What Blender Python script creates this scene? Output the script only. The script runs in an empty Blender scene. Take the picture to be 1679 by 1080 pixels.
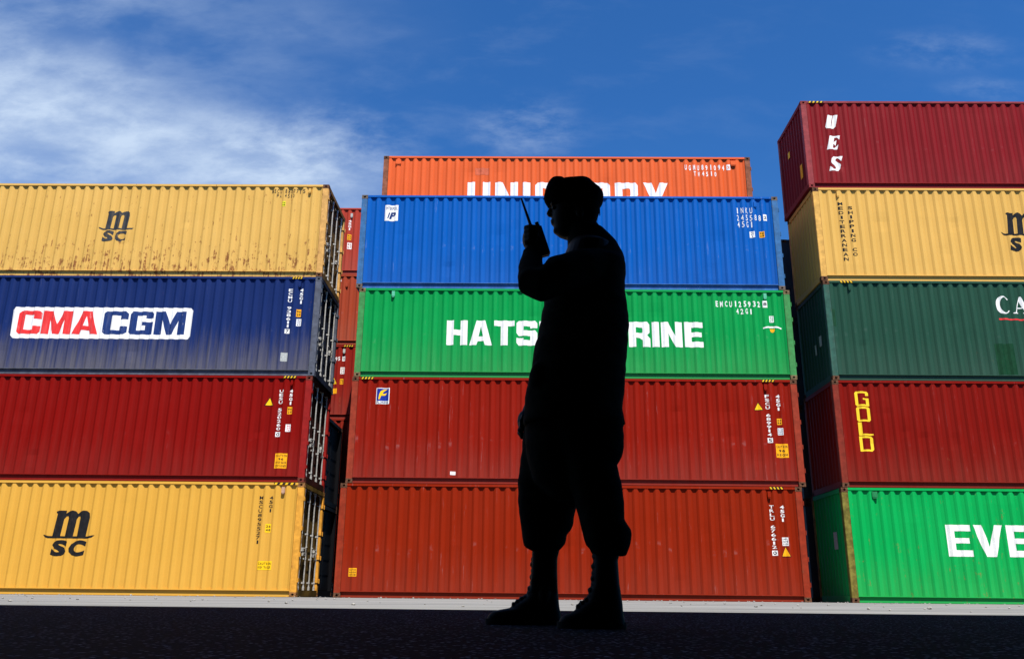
import bpy, bmesh, math, random
from mathutils import Vector, Matrix, noise
from mathutils.geometry import tessellate_polygon
PI = math.pi; R = math.radians
scene = bpy.context.scene
COL = scene.collection

# ------------------------------------------------------------ camera
cam = bpy.data.cameras.new('camera')
cam.lens = 29.99; cam.sensor_width = 36; cam.sensor_fit = 'HORIZONTAL'
cam.clip_start = .05; cam.clip_end = 2000
co = bpy.data.objects.new('camera', cam); COL.objects.link(co)
cr = Vector((.9999, .01015, .00968)).normalized()
cf = Vector((-.01256, .95506, .29615)).normalized()
cu = cr.cross(cf).normalized(); cr = cf.cross(cu)
co.matrix_world = Matrix(((cr.x, cu.x, -cf.x, -.6687), (cr.y, cu.y, -cf.y, -22.8182),
                          (cr.z, cu.z, -cf.z, .1196), (0, 0, 0, 1)))
scene.camera = co

# ------------------------------------------------------------ light
SUN_EL, SUN_AZ = 62.5, 17.0      # sun behind the viewer, to the right
EXPOSURE = .95
sl = bpy.data.lights.new('sun', 'SUN'); sl.energy = 5.0; sl.angle = R(.5); sl.color = (1, .95, .87)
so = bpy.data.objects.new('sun', sl); COL.objects.link(so)
to_sun = Vector((math.sin(R(SUN_AZ)) * math.cos(R(SUN_EL)), -math.cos(R(SUN_AZ)) * math.cos(R(SUN_EL)), math.sin(R(SUN_EL))))
so.rotation_euler = to_sun.to_track_quat('Z', 'Y').to_euler(); so.location = to_sun * 60
scene.view_settings.view_transform = 'Standard'; scene.view_settings.look = 'None'
scene.view_settings.exposure = EXPOSURE; scene.view_settings.gamma = 1

class NT:
    def __init__(s, tree): s.t = tree; s.n = tree.nodes; s.l = tree.links
    def new(s, kind, **kw):
        nd = s.n.new(kind)
        for k, v in kw.items():
            if k in nd.inputs: nd.inputs[k].default_value = v
            else: setattr(nd, k, v)
        return nd
    def _set(s, sock, v):
        if isinstance(v, bpy.types.NodeSocket): s.l.new(v, sock)
        else: sock.default_value = v
    def m(s, op, a, b=None, c=None, clamp=False):
        nd = s.n.new('ShaderNodeMath'); nd.operation = op; nd.use_clamp = clamp
        for i, v in enumerate((a, b, c)):
            if v is not None: s._set(nd.inputs[i], v)
        return nd.outputs[0]
    def vm(s, op, a, b=None, out=0):
        nd = s.n.new('ShaderNodeVectorMath'); nd.operation = op
        s._set(nd.inputs[0], a)
        if b is not None: s._set(nd.inputs[1], b)
        return nd.outputs[out]
    def noise(s, vec, scale=5, detail=4, rough=.55, dist=0):
        nd = s.n.new('ShaderNodeTexNoise'); s.l.new(vec, nd.inputs['Vector'])
        nd.inputs['Scale'].default_value = scale; nd.inputs['Detail'].default_value = detail
        nd.inputs['Roughness'].default_value = rough; nd.inputs['Distortion'].default_value = dist
        return nd.outputs['Fac']
    def ss(s, v, a, b, lo=0, hi=1):
        nd = s.n.new('ShaderNodeMapRange'); nd.interpolation_type = 'SMOOTHSTEP'
        s._set(nd.inputs['Value'], v)
        nd.inputs['From Min'].default_value = a; nd.inputs['From Max'].default_value = b
        nd.inputs['To Min'].default_value = lo; nd.inputs['To Max'].default_value = hi
        return nd.outputs[0]
    def mix(s, f, a, b, mode='MIX'):
        nd = s.n.new('ShaderNodeMix'); nd.data_type = 'RGBA'; nd.blend_type = mode
        s._set(nd.inputs['Factor'], f)
        for sock, v in ((nd.inputs[6], a), (nd.inputs[7], b)):
            if isinstance(v, bpy.types.NodeSocket): s.l.new(v, sock)
            else: sock.default_value = (*v, 1) if len(v) == 3 else v
        return nd.outputs[2]
    def mapping(s, vec, scale=(1, 1, 1), rot=(0, 0, 0), loc=(0, 0, 0)):
        nd = s.n.new('ShaderNodeMapping'); s.l.new(vec, nd.inputs['Vector'])
        nd.inputs['Scale'].default_value = scale; nd.inputs['Rotation'].default_value = rot
        nd.inputs['Location'].default_value = loc
        return nd.outputs[0]

# ------------------------------------------------------------ sky with thin cirrus
world = bpy.data.worlds.new("World"); scene.world = world; world.use_nodes = True
world.node_tree.nodes.clear(); w = NT(world.node_tree)
sky = w.new('ShaderNodeTexSky'); sky.sky_type = 'NISHITA'; sky.sun_disc = False
sky.sun_elevation = R(SUN_EL); sky.sun_rotation = R(180 - SUN_AZ)
sky.air_density = 1.0; sky.dust_density = .25; sky.ozone_density = 4.0; sky.altitude = 200
SKY = .059
tc = w.new('ShaderNodeTexCoord')
sep = w.new('ShaderNodeSeparateXYZ'); w.l.new(tc.outputs['Generated'], sep.inputs[0])
zc_ = w.m('MAXIMUM', sep.outputs[2], .03)
px_ = w.m('DIVIDE', sep.outputs[0], zc_); py_ = w.m('DIVIDE', sep.outputs[1], zc_)
cmb = w.new('ShaderNodeCombineXYZ'); w.l.new(px_, cmb.inputs[0]); w.l.new(py_, cmb.inputs[1])
pl = cmb.outputs[0]
# cirrus laid out by direction: tangent of azimuth and of elevation, north of the yard
nz = w.m('MAXIMUM', sep.outputs[1], .05)
az_ = w.m('DIVIDE', sep.outputs[0], nz); el_ = w.m('DIVIDE', sep.outputs[2], nz)
c2d = w.new('ShaderNodeCombineXYZ'); w.l.new(az_, c2d.inputs[0]); w.l.new(el_, c2d.inputs[1]); ae = c2d.outputs[0]
soft = w.noise(w.mapping(ae, (2.4, 5.5, 1), (0, 0, R(14))), 1.6, 4, .5, .3)
tuft = w.noise(w.mapping(ae, (3.6, 9, 1), (0, 0, R(24)), (3, 1, 0)), 2.0, 8, .60, .25)
curl = w.noise(w.mapping(ae, (7, 13, 1), (0, 0, R(28)), (1, 7, 0)), 1.8, 9, .64, .15)
line = w.m('ADD', w.m('SUBTRACT', el_, w.m('MULTIPLY_ADD', az_, -.19, .468)), w.m('MULTIPLY', w.m('SUBTRACT', soft, .5), .16))
bw_ = w.m('MAXIMUM', w.m('MULTIPLY_ADD', az_, -.16, .035), .03)
band = w.ss(w.m('DIVIDE', w.m('ABSOLUTE', line), bw_), .05, 1.25, 1, 0)
band = w.m('MULTIPLY', band, w.ss(az_, -.30, -.10, 1, 0))
fib = w.m('ADD', w.m('MULTIPLY', curl, .5), w.m('MULTIPLY', tuft, .5))
c1 = w.m('MULTIPLY', band, w.m('MULTIPLY_ADD', w.ss(fib, .34, .66), .28, .46))
veil = w.m('MULTIPLY', w.ss(az_, -.80, -.02, 1.35, 0), w.m('MULTIPLY_ADD', w.ss(w.m('ADD', w.m('MULTIPLY', soft, .6), w.m('MULTIPLY', fib, .4)), .38, .62), .26, .04))
def puff(a, e, ra, re, amt):
    d = w.vm('LENGTH', w.mapping(ae, (1 / ra, 1 / re, 1), (0, 0, 0), (-a / ra, -e / re, 0)), out=1)
    return w.m('MULTIPLY', w.ss(d, .15, 1.0, amt, 0), w.ss(w.m('ADD', w.m('MULTIPLY', curl, .6), w.m('MULTIPLY', tuft, .4)), .40, .66))
c2 = w.m('ADD', w.m('ADD', puff(.0, .585, .11, .075, .26), puff(.57, .71, .15, .045, .16)), w.m('ADD', puff(-.26, .56, .20, .09, .30), puff(.62, .65, .09, .025, .16)))
thin = w.m('MULTIPLY', w.m('MULTIPLY', w.ss(tuft, .46, .74), .05), w.ss(az_, .0, .5, 1, .3))
cl = w.m('ADD', w.m('ADD', c1, veil), w.m('ADD', c2, thin), clamp=True)
tint = w.mix(1.0, sky.outputs[0], (.34, .86, 1.38), 'MULTIPLY')
skycol = w.mix(cl, tint, (5.2, 6.4, 8.2))
bg = w.new('ShaderNodeBackground'); w.l.new(skycol, bg.inputs['Color']); bg.inputs['Strength'].default_value = SKY
wo = w.new('ShaderNodeOutputWorld'); w.l.new(bg.outputs[0], wo.inputs['Surface'])

# ------------------------------------------------------------ helpers
def thing(name, label, cat, loc=(0, 0, 0), group=None):
    o = bpy.data.objects.new(name, None); COL.objects.link(o)
    o.location = loc; o.empty_display_size = .2
    o['label'] = label; o['category'] = cat
    if group: o['group'] = group
    return o
def mesh_obj(name, me, parent=None):
    o = bpy.data.objects.new(name, me); COL.objects.link(o)
    if parent: o.parent = parent
    return o
def obj(name, bm, mat, parent=None, smooth=False):
    me = bpy.data.meshes.new(name); bm.to_mesh(me); bm.free()
    if mat: me.materials.append(mat)
    if smooth:
        for p in me.polygons: p.use_smooth = True
    return mesh_obj(name, me, parent)
def again(o, parent=None, rotz=0, loc=None):
    c = o.copy(); COL.objects.link(c); c.parent = parent or o.parent
    c.rotation_euler = (0, 0, rotz)
    if loc: c.location = loc
    return c
def box(bm, x0, x1, y0, y1, z0, z1):
    v = [bm.verts.new(p) for p in ((x0, y0, z0), (x1, y0, z0), (x1, y1, z0), (x0, y1, z0), (x0, y0, z1), (x1, y0, z1), (x1, y1, z1), (x0, y1, z1))]
    for f in ((0, 3, 2, 1), (4, 5, 6, 7), (0, 1, 5, 4), (1, 2, 6, 5), (2, 3, 7, 6), (3, 0, 4, 7)):
        bm.faces.new([v[i] for i in f])
def tube(bm, p0, p1, r, n=10, r1=None):
    p0, p1 = Vector(p0), Vector(p1); d = (p1 - p0).normalized()
    a = d.orthogonal().normalized(); b = d.cross(a); r1 = r if r1 is None else r1
    A = [bm.verts.new(p0 + (a * math.cos(2*PI*i/n) + b * math.sin(2*PI*i/n)) * r) for i in range(n)]
    B = [bm.verts.new(p1 + (a * math.cos(2*PI*i/n) + b * math.sin(2*PI*i/n)) * r1) for i in range(n)]
    for i in range(n): bm.faces.new((A[i], A[(i+1) % n], B[(i+1) % n], B[i]))
    bm.faces.new(A[::-1]); bm.faces.new(B)
def flip_out(bm): bmesh.ops.recalc_face_normals(bm, faces=bm.faces[:])

# ------------------------------------------------------------ materials
def paint(name, base, seed, fade=.25, scuff=.3, rust=.1, dirt=.1, streak=.18, dust=(.30, .25, .20), low_rust=0, rough=.5, contrast=.45):
    """Painted corrugated steel: faded patches, vertical run marks, worn ribs, rust spots with runs, road dust."""
    m = bpy.data.materials.new(name); m.use_nodes = True; t = NT(m.node_tree)
    bs = m.node_tree.nodes['Principled BSDF']
    tc = t.new('ShaderNodeTexCoord'); o = t.mapping(tc.outputs['Object'], loc=(seed * 3.7, seed * 1.3, seed * 2.1))
    so_ = t.new('ShaderNodeSeparateXYZ'); t.l.new(tc.outputs['Object'], so_.inputs[0])
    z = so_.outputs[2]; ay = t.m('ABSOLUTE', so_.outputs[1])
    base = tuple(c * .80 for c in base); dust = tuple(c * .8 for c in dust)
    b = Vector(base); g = b.dot(Vector((.3, .55, .15)))
    faded = tuple(min(.85, c * 1.15 + g * .06 + .0015) for c in base)
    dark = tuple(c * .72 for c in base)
    n1 = t.noise(o, .55, 5, .6, .3)
    n2 = t.noise(t.mapping(o, (7, 7, .32)), 1.0, 5, .62)
    n3 = t.noise(t.mapping(o, (26, 26, .7)), 1.0, 3, .6)
    col = t.mix(t.m('MULTIPLY', t.ss(n1, .36, .70), fade), base, faded)
    col = t.mix(t.m('MULTIPLY', t.ss(n2, .50, .78), streak), col, dark)
    col = t.mix(t.m('MULTIPLY', t.ss(n3, .60, .85), streak * .9), col, faded)
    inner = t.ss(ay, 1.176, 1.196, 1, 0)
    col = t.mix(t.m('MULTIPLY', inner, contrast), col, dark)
    # worn outer ribs: thin pale scuffs
    outer = t.ss(ay, 1.198, 1.206)
    sc = t.noise(t.mapping(o, (22, 22, 1.5), loc=(3, 1, 8)), 1.0, 5, .7)
    reg = t.noise(t.mapping(o, (.8, .8, 1.1), loc=(8, 2, 1)), 1.0, 2, .5)
    scf = t.m('MULTIPLY', t.m('MULTIPLY', t.ss(sc, .58, .72), outer), t.m('MULTIPLY', t.ss(reg, .40, .62), scuff))
    rl = t.noise(t.mapping(o, (.35, .35, .05), loc=(6, 4, 3)), 1.0, 2, .5)
    zz = t.m('ABSOLUTE', t.m('SUBTRACT', z, t.m('MULTIPLY_ADD', rl, 1.6, .45)))
    rub = t.m('MULTIPLY', t.ss(zz, .015, .14, 1, 0), t.ss(t.noise(t.mapping(o, (4, 4, 6), loc=(9, 3, 7)), 1.0, 4, .6), .52, .70))
    scf = t.m('MAXIMUM', scf, t.m('MULTIPLY', t.m('MULTIPLY', rub, outer), min(.5, scuff * .55)))
    pale = tuple(min(.8, c * .8 + .12) for c in base)
    col = t.mix(scf, col, pale)
    # dust lying on the lower part, in runs
    dn = t.noise(t.mapping(o, (11, 11, .6), loc=(1, 5, 2)), 1.0, 5, .65)
    dz = t.ss(t.m('ADD', z, t.m('MULTIPLY', t.m('SUBTRACT', dn, .5), -2.4)), -.3, 1.5, 1, 0)
    col = t.mix(t.m('MULTIPLY', dz, dirt), col, dust)
    # rust spots and the runs below them
    rs = t.noise(t.mapping(o, (5, 5, 5), loc=(2, 9, 4)), 1.0, 8, .72, .3)
    rr = t.noise(t.mapping(o, (18, 18, 1.6), loc=(5, 5, 5)), 1.0, 6, .68)
    lowf = t.ss(z, .1, 1.6, low_rust, 0)
    thr = t.m('ADD', t.m('ADD', rs, t.m('MULTIPLY', t.m('SUBTRACT', rr, .5), .95)), t.m('ADD', lowf, rust * .6))
    rf = t.ss(thr, .72, .82)
    rc = t.mix(t.noise(t.mapping(o, (30, 30, 30)), 1.0, 3, .6), (.085, .032, .011), (.34, .14, .045))
    col = t.mix(t.m('MULTIPLY', rf, min(1, rust * 4 + low_rust * 4)), col, rc)
    t.l.new(col, bs.inputs['Base Color'])
    ro = t.m('ADD', t.m('MULTIPLY', n1, .2), t.m('MULTIPLY_ADD', rf, .25, rough - .08))
    t.l.new(ro, bs.inputs['Roughness'])
    bs.inputs['Specular IOR Level'].default_value = .07
    bp = t.new('ShaderNodeBump'); bp.inputs['Strength'].default_value = .25; bp.inputs['Distance'].default_value = .004
    t.l.new(t.noise(t.mapping(o, (3, 3, 3)), 2.5, 6, .6), bp.inputs['Height']); t.l.new(bp.outputs[0], bs.inputs['Normal'])
    return m
def plain(name, c, rough=.6, var=.15, scale=8, metal=0, chip=0, under=None, spec=.1):
    m = bpy.data.materials.new(name); m.use_nodes = True; t = NT(m.node_tree)
    bs = m.node_tree.nodes['Principled BSDF']; tc = t.new('ShaderNodeTexCoord'); c = tuple(x * .85 for x in c)
    n = t.noise(tc.outputs['Object'], scale, 5, .65)
    col = t.mix(t.ss(n, .35, .7), tuple(x * (1 - var) for x in c), tuple(min(.9, x * (1 + var)) for x in c))
    if chip:
        k = t.ss(t.noise(t.mapping(tc.outputs['Object'], (6, 6, 2.4)), 1.6, 8, .75), .62, .66)
        col = t.mix(t.m('MULTIPLY', k, chip), col, under or (.1, .06, .04))
        gr = t.ss(t.noise(t.mapping(tc.outputs['Object'], (12, 12, 1)), 1.0, 5, .7), .45, .8)
        col = t.mix(t.m('MULTIPLY', gr, .35 * chip), col, under or (.1, .06, .04))
    t.l.new(col, bs.inputs['Base Color'])
    bs.inputs['Roughness'].default_value = rough; bs.inputs['Metallic'].default_value = metal
    bs.inputs['Specular IOR Level'].default_value = spec
    return m
WHITE = plain('white paint', (.84, .84, .82), .55, .04, chip=.25, under=(.45, .45, .44))
TEXTW = plain('white stencil paint', (.82, .82, .80), .6, .06, chip=.38, under=(.42, .40, .38))
BLACK = plain('black paint', (.014, .014, .016), .5, .2, chip=.1, under=(.2, .14, .06))
DARKRED = plain('red letter paint', (.72, .035, .035), .5, .06, chip=.3, under=(.8, .5, .48))
NAVYL = plain('navy letter paint', (.012, .035, .15), .5, .1, chip=.25, under=(.5, .52, .6))
YELL = plain('yellow sticker', (.92, .56, .012), .5, .05)
AMBER = plain('amber sticker', (.88, .40, .01), .5, .05)
YSTR = plain('yellow stripe paint', (.85, .52, .02), .5, .1, chip=.3, under=(.1, .07, .02))
GOLDY = plain('yellow letter paint', (.88, .60, .03), .5, .06, chip=.35, under=(.3, .03, .02))
GREYL = plain('grey sticker', (.42, .44, .42), .5, .2, 30)
RUST = plain('rusted steel', (.12, .055, .03), .85, .5, 25)
HOLE = plain('dark cavity steel', (.02, .014, .01), .9, .3)
ZINC = plain('galvanised steel', (.50, .49, .46), .45, .25, 18, metal=.35, chip=.5, under=(.16, .07, .03))
RUBBER = plain('black rubber', (.012, .012, .012), .7, .2)

# ------------------------------------------------------------ container geometry
L, W, HC, ST = 12.192, 2.438, 2.896, 2.591
PX0, PX1 = -L/2 + .175, L/2 - .185
NW = 42; PER = (PX1 - PX0) / NW
RECESS, OUT = .040, .012
ZB, TOPR = .165, .066
def knots():
    k = []
    for i in range(NW):
        a = PX0 + i * PER
        k += [(a, 0), (a + PER * .27, 0), (a + PER * .5, RECESS), (a + PER * .77, RECESS)]
    k.append((PX1, 0)); return k
KN = knots()
def prof(x):
    if x <= PX0 or x >= PX1: return 0
    u = ((x - PX0) / PER) % 1.0
    if u < .27: return 0
    if u < .5: return RECESS * (u - .27) / .23
    if u < .77: return RECESS
    return RECESS * (1 - (u - .77) / .23)
class Skin:
    """Shape of one weathered side wall: corrugation plus the bulges and dents of this container."""
    def __init__(s, H, seed, amp=.004, dents=10, extra=()):
        r = random.Random(seed); s.H = H; s.amp = amp; s.seed = seed
        s.d = [(r.uniform(PX0 + .6, PX1 - .6), r.uniform(.4, H - .5), r.uniform(.10, .28), r.uniform(-.006, .016)) for _ in range(dents)]
        s.d += list(extra)
        s.zr = [ZB + (H - TOPR - ZB) * i / 16 for i in range(17)]
    def dent(s, x, z):
        e = min(1, max(0, (z - ZB) / .35), max(0, (s.H - TOPR - z) / .25)) * min(1, (x - PX0) / .3, (PX1 - x) / .3)
        e = max(0, e)
        v = (noise.noise(Vector((x * .55, z * .8, s.seed * 7.3))) + .5 * noise.noise(Vector((x * 1.9, z * 1.3, s.seed * 3.1)))) * s.amp * 1.6
        for (a, b, rr, am) in s.d:
            q = ((x - a) ** 2 + (z - b) ** 2) / (rr * rr)
            if q < 6: v += am * math.exp(-q)
        return v * e
    def y(s, x, z): return -W/2 + OUT + prof(x) + s.dent(x, z)
    def mesh(s):
        bm = bmesh.new(); g = []
        for (x, d) in KN:
            g.append([bm.verts.new((x, s.y(x, z) if 0 < d or True else 0, z)) for z in s.zr])
        for i in range(len(g) - 1):
            for j in range(len(s.zr) - 1):
                bm.faces.new((g[i][j], g[i+1][j], g[i+1][j+1], g[i][j+1]))
        # return edges into the frame on both ends
        for gi, xx in ((g[0], PX0 - .0), (g[-1], PX1)):
            b = [bm.verts.new((xx, -W/2 + .07, z)) for z in s.zr]
            for j in range(len(s.zr) - 1):
                f = (gi[j], gi[j+1], b[j+1], b[j]) if gi is g[0] else (gi[j], b[j], b[j+1], gi[j+1])
                bm.faces.new(f)
        return bm

# ---------------------------------------------- lettering that follows the corrugation
def arc(cx, cy, r, a0, a1, n=8, ry=None):
    ry = r if ry is None else ry
    return [(cx + r * math.cos(R(a0 + (a1 - a0) * i / n)), cy + ry * math.sin(R(a0 + (a1 - a0) * i / n))) for i in range(n + 1)]
def glyph(c, t=.27, s=.2):
    w = .92; k = .1
    oc = [(k, 0), (w-k, 0), (w, k), (w, 1-k), (w-k, 1), (k, 1), (0, 1-k), (0, k)]
    ih = [(t, s), (w-t, s), (w-t, 1-s), (t, 1-s)]
    G = {
     'H': ([[(0,0),(t,0),(t,.40),(w-t,.40),(w-t,0),(w,0),(w,1),(w-t,1),(w-t,.40+s),(t,.40+s),(t,1),(0,1)]], w),
     'A': ([[(0,0),(t,0),(t+.06,.17),(.94-t,.17),(1-t,0),(1,0),(.69,1),(.31,1)], [(.40,.36),(.60,.36),(.5,.78)]], 1),
     'T': ([[(.45-t/2,0),(.45+t/2,0),(.45+t/2,1-s),(.9,1-s),(.9,1),(0,1),(0,1-s),(.45-t/2,1-s)]], .9),
     'S': ([[(k,0),(w-k,0),(w,k),(w,.5),(w-k,.5+s/2),(t,.5+s/2),(t,1-s),(w-t,1-s),(w-t,.7),(w,.7),(w,1-k),(w-k,1),(k,1),(0,1-k),(0,.5),(k,.5-s/2),(w-t,.5-s/2),(w-t,s),(t,s),(t,.3),(0,.3),(0,k)]], w),
     'U': ([[(k,0),(w-k,0),(w,k),(w,1),(w-t,1),(w-t,s),(t,s),(t,1),(0,1),(0,k)]], w),
     'M': ([[(0,0),(t,0),(t,.62),(.47,0),(.70,0),(1.17-t,.62),(1.17-t,0),(1.17,0),(1.17,1),(.80,1),(.585,.44),(.37,1),(0,1)]], 1.17),
     'R': ([[(0,0),(t,0),(t,.36),(.48,.36),(w-t,.28),(w-t,0),(w+.02,0),(w+.02,.34),(.80,.46),(w,.58),(w,1-k),(w-k,1),(0,1)], [(t,.36+s*.9),(w-t-.03,.36+s*.9),(w-t,.6),(w-t,1-s-.04),(w-t-.03,1-s),(t,1-s)]], w + .02),
     'B': ([[(0,0),(w-k,0),(w,k),(w,.44),(.84,.5),(w,.56),(w,1-k),(w-k,1),(0,1)], [(t,s),(w-t,s),(w-t,.41),(t,.41)], [(t,.59),(w-t,.59),(w-t,1-s),(t,1-s)]], w),
     'I': ([[(0,0),(t,0),(t,1),(0,1)]], t),
     'N': ([[(0,0),(t,0),(t,.56),(w-t,0),(w,0),(w,1),(w-t,1),(w-t,.44),(t,1),(0,1)]], w),
     'E': ([[(0,0),(.82,0),(.82,s),(t,s),(t,.5-s*.42),(.76,.5-s*.42),(.76,.5+s*.42),(t,.5+s*.42),(t,1-s),(.82,1-s),(.82,1),(0,1)]], .82),
     'G': ([[(k,0),(w,0),(w,.54),(.5,.54),(.5,.54-s*.85),(w-t,.54-s*.85),(w-t,s),(t,s),(t,1-s),(w-t,1-s),(w-t,.70),(w,.70),(w,1-k),(w-k,1),(k,1),(0,1-k),(0,k)]], w),
     'L': ([[(0,0),(.78,0),(.78,s),(t,s),(t,1),(0,1)]], .78),
     'O': ([oc, ih], w),
     'Y': ([[(.5-t/2,0),(.5+t/2,0),(.5+t/2,.38),(1,1),(1-t*1.12,1),(.5,.64),(t*1.12,1),(0,1),(.5-t/2,.38)]], 1),
     'V': ([[(.5-t*.62,0),(.5+t*.62,0),(1,1),(1-t*1.05,1),(.5,.30),(t*1.05,1),(0,1)]], 1),
     'C': ([[(k,0),(w-k,0),(w,k),(w,.35),(w-t,.35),(w-t,s),(t,s),(t,1-s),(w-t,1-s),(w-t,.65),(w,.65),(w,1-k),(w-k,1),(k,1),(0,1-k),(0,k)]], w),
     'D': ([[(0,0),(w-k*1.3,0),(w,k*1.3),(w,1-k*1.3),(w-k*1.3,1),(0,1)], ih], w),
    }
    return G[c]
def word_shapes(txt, x0, x1, z0, z1, gap=.1, t=.27, s=.2, shear=0):
    tot = 0; items = []
    for c in txt:
        if c == ' ': tot += .45; continue
        g, w_ = glyph(c, t, s); items.append((g, tot)); tot += w_ + gap
    tot -= gap; k = (x1 - x0 - shear * (z1 - z0)) / tot; h = z1 - z0; out = []
    for g, o_ in items:
        out.append([[(x0 + (o_ + a) * k + shear * b * h, z0 + b * h) for a, b in c] for c in g])
    return out
def shapes_bm(shapes):
    """shapes: list of [outer, hole, hole...] in (x, z)."""
    bm = bmesh.new()
    for sh in shapes:
        pts = [Vector((a, b, 0)) for c in sh for a, b in c]
        vs = [bm.verts.new((p.x, 0, p.y)) for p in pts]
        for tri in tessellate_polygon([[Vector((a, b, 0)) for a, b in c] for c in sh]):
            try: bm.faces.new([vs[i] for i in tri])
            except ValueError: pass
    return bm
_fc = {}
def font_tris(ch, bold=.0):
    key = (ch, bold)
    if key not in _fc:
        cu_ = bpy.data.curves.new('t', 'FONT'); cu_.body = ch; cu_.size = 1; cu_.offset = bold; cu_.resolution_u = 3; cu_.fill_mode = 'FRONT'
        ob = bpy.data.objects.new('t', cu_); me = bpy.data.meshes.new_from_object(ob)
        vs = [(v.co.x, v.co.y) for v in me.vertices]; fs = [tuple(p.vertices) for p in me.polygons]
        bpy.data.objects.remove(ob); bpy.data.meshes.remove(me); bpy.data.curves.remove(cu_)
        xs = [v[0] for v in vs] or [0]; ys = [v[1] for v in vs] or [0]
        _fc[key] = (vs, fs, min(xs), max(xs), min(ys), max(ys))
    return _fc[key]
def char_bm(bm, ch, x0, x1, z0, z1, bold=.02):
    vs, fs, a, b, c, d = font_tris(ch, bold)
    if not fs: return
    if ch in '1I' : m_ = (x0 + x1) / 2; q = (x1 - x0) * .22; x0, x1 = m_ - q, m_ + q
    if ch in '.\'-': return
    V = [bm.verts.new((x0 + (x - a) / (b - a) * (x1 - x0), 0, z0 + (y - c) / (d - c) * (z1 - z0))) for x, y in vs]
    for f in fs:
        try: bm.faces.new([V[i] for i in f])
        except ValueError: pass
def row_bm(txt, x0, x1, z0, z1, bold=.02, fill=.68):
    bm = bmesh.new(); n = len(txt); st = (x1 - x0) / n
    for i, c in enumerate(txt):
        if c != ' ': char_bm(bm, c, x0 + st * (i + (1 - fill) / 2), x0 + st * (i + (1 + fill) / 2), z0, z1, bold)
    return bm
def column_bm(txt, x0, x1, z0, z1, bold=.02, fill=.78):
    bm = bmesh.new(); n = len(txt); st = (z1 - z0) / n
    for i, c in enumerate(txt):
        if c != ' ': char_bm(bm, c, x0, x1, z1 - st * (i + (1 + fill) / 2), z1 - st * (i + (1 - fill) / 2), bold)
    return bm
def rect_bm(x0, x1, z0, z1, c=0):
    if c: pts = [(x0+c, z0), (x1-c, z0), (x1, z0+c), (x1, z1-c), (x1-c, z1), (x0+c, z1), (x0, z1-c), (x0, z0+c)]
    else: pts = [(x0, z0), (x1, z0), (x1, z1), (x0, z1)]
    return shapes_bm([[pts]])
def tri_bm(x0, x1, z0, z1): return shapes_bm([[[(x0, z0), (x1, z0), ((x0+x1)/2, z1)]]])
def lay_on(bm, skin, off):
    """Bend a flat marking onto the wall it is painted on."""
    if not bm.verts: return bm
    xs = [v.co.x for v in bm.verts]; zs = [v.co.z for v in bm.verts]
    for (kx, _) in KN:
        if min(xs) < kx < max(xs):
            bmesh.ops.bisect_plane(bm, geom=bm.verts[:] + bm.edges[:] + bm.faces[:], plane_co=(kx, 0, 0), plane_no=(1, 0, 0), dist=1e-5)
    for kz in skin.zr:
        if min(zs) < kz < max(zs):
            bmesh.ops.bisect_plane(bm, geom=bm.verts[:] + bm.edges[:] + bm.faces[:], plane_co=(0, 0, kz), plane_no=(0, 0, 1), dist=1e-5)
    for v in bm.verts: v.co.y = skin.y(v.co.x, v.co.z) - off
    for f in bm.faces:
        f.normal_update()
        if f.normal.y > 0: f.normal_flip()
    return bm

# shared frame meshes
_cache = {}
def casting_bm(sx, sy, bottom, H):
    """One corner casting with its oval apertures; sx, sy = outward signs."""
    bm = bmesh.new(); lx, ly, lz = .178, .162, .118
    x1 = sx * (L/2 + .003); x0 = x1 - sx * lx; y1 = sy * (W/2 + .003); y0 = y1 - sy * ly
    z0 = 0 if bottom else H - lz; z1 = z0 + lz
    def face(o_, ux, uz, du, dz, n_in, hw, hh):
        # ring of quads between rectangle and oval, plus the tube going in
        N = 16; outer = []; inner = []
        for i in range(N):
            a = 2 * PI * (i + .5) / N; ca, sa = math.cos(a), math.sin(a)
            k = min(du / 2 / abs(ca) if abs(ca) > 1e-6 else 9, dz / 2 / abs(sa) if abs(sa) > 1e-6 else 9)
            outer.append(o_ + ux * ca * k + uz * sa * k); inner.append(o_ + ux * ca * hw + uz * sa * hh)
        # make the rectangle corners exact
        A = [bm.verts.new(p) for p in outer]; B = [bm.verts.new(p) for p in inner]; C_ = [bm.verts.new(p + n_in * .045) for p in inner]
        for i in range(N):
            j = (i + 1) % N
            bm.faces.new((A[i], A[j], B[j], B[i])); bm.faces.new((B[i], B[j], C_[j], C_[i]))
        f = bm.faces.new(C_); f.material_index = 1
        for (ca, sa) in ((1, 1), (-1, 1), (-1, -1), (1, -1)):
            c_ = bm.verts.new(o_ + ux * ca * du / 2 + uz * sa * dz / 2)
            ds = sorted(range(N), key=lambda i: (A[i].co - c_.co).length)[:2]
            bm.faces.new((c_, A[ds[0]], A[ds[1]]))
    cx, cy, cz = (x0 + x1) / 2, (y0 + y1) / 2, (z0 + z1) / 2
    face(Vector((cx, y1, cz)), Vector((1, 0, 0)), Vector((0, 0, 1)), lx, lz, Vector((0, -sy, 0)), .036, .027)
    face(Vector((x1, cy, cz)), Vector((0, 1, 0)), Vector((0, 0, 1)), ly, lz, Vector((-sx, 0, 0)), .034, .027)
    def q(*p): bm.faces.new([bm.verts.new(a) for a in p])
    q((x0, y0, z0), (x1, y0, z0), (x1, y1, z0), (x0, y1, z0)); q((x0, y0, z1), (x1, y0, z1), (x1, y1, z1), (x0, y1, z1))
    q((x0, y0, z0), (x0, y1, z0), (x0, y1, z1), (x0, y0, z1)); q((x0, y0, z0), (x1, y0, z0), (x1, y0, z1), (x0, y0, z1))
    bmesh.ops.remove_doubles(bm, verts=bm.verts[:], dist=1e-5); flip_out(bm)
    return bm
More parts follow.
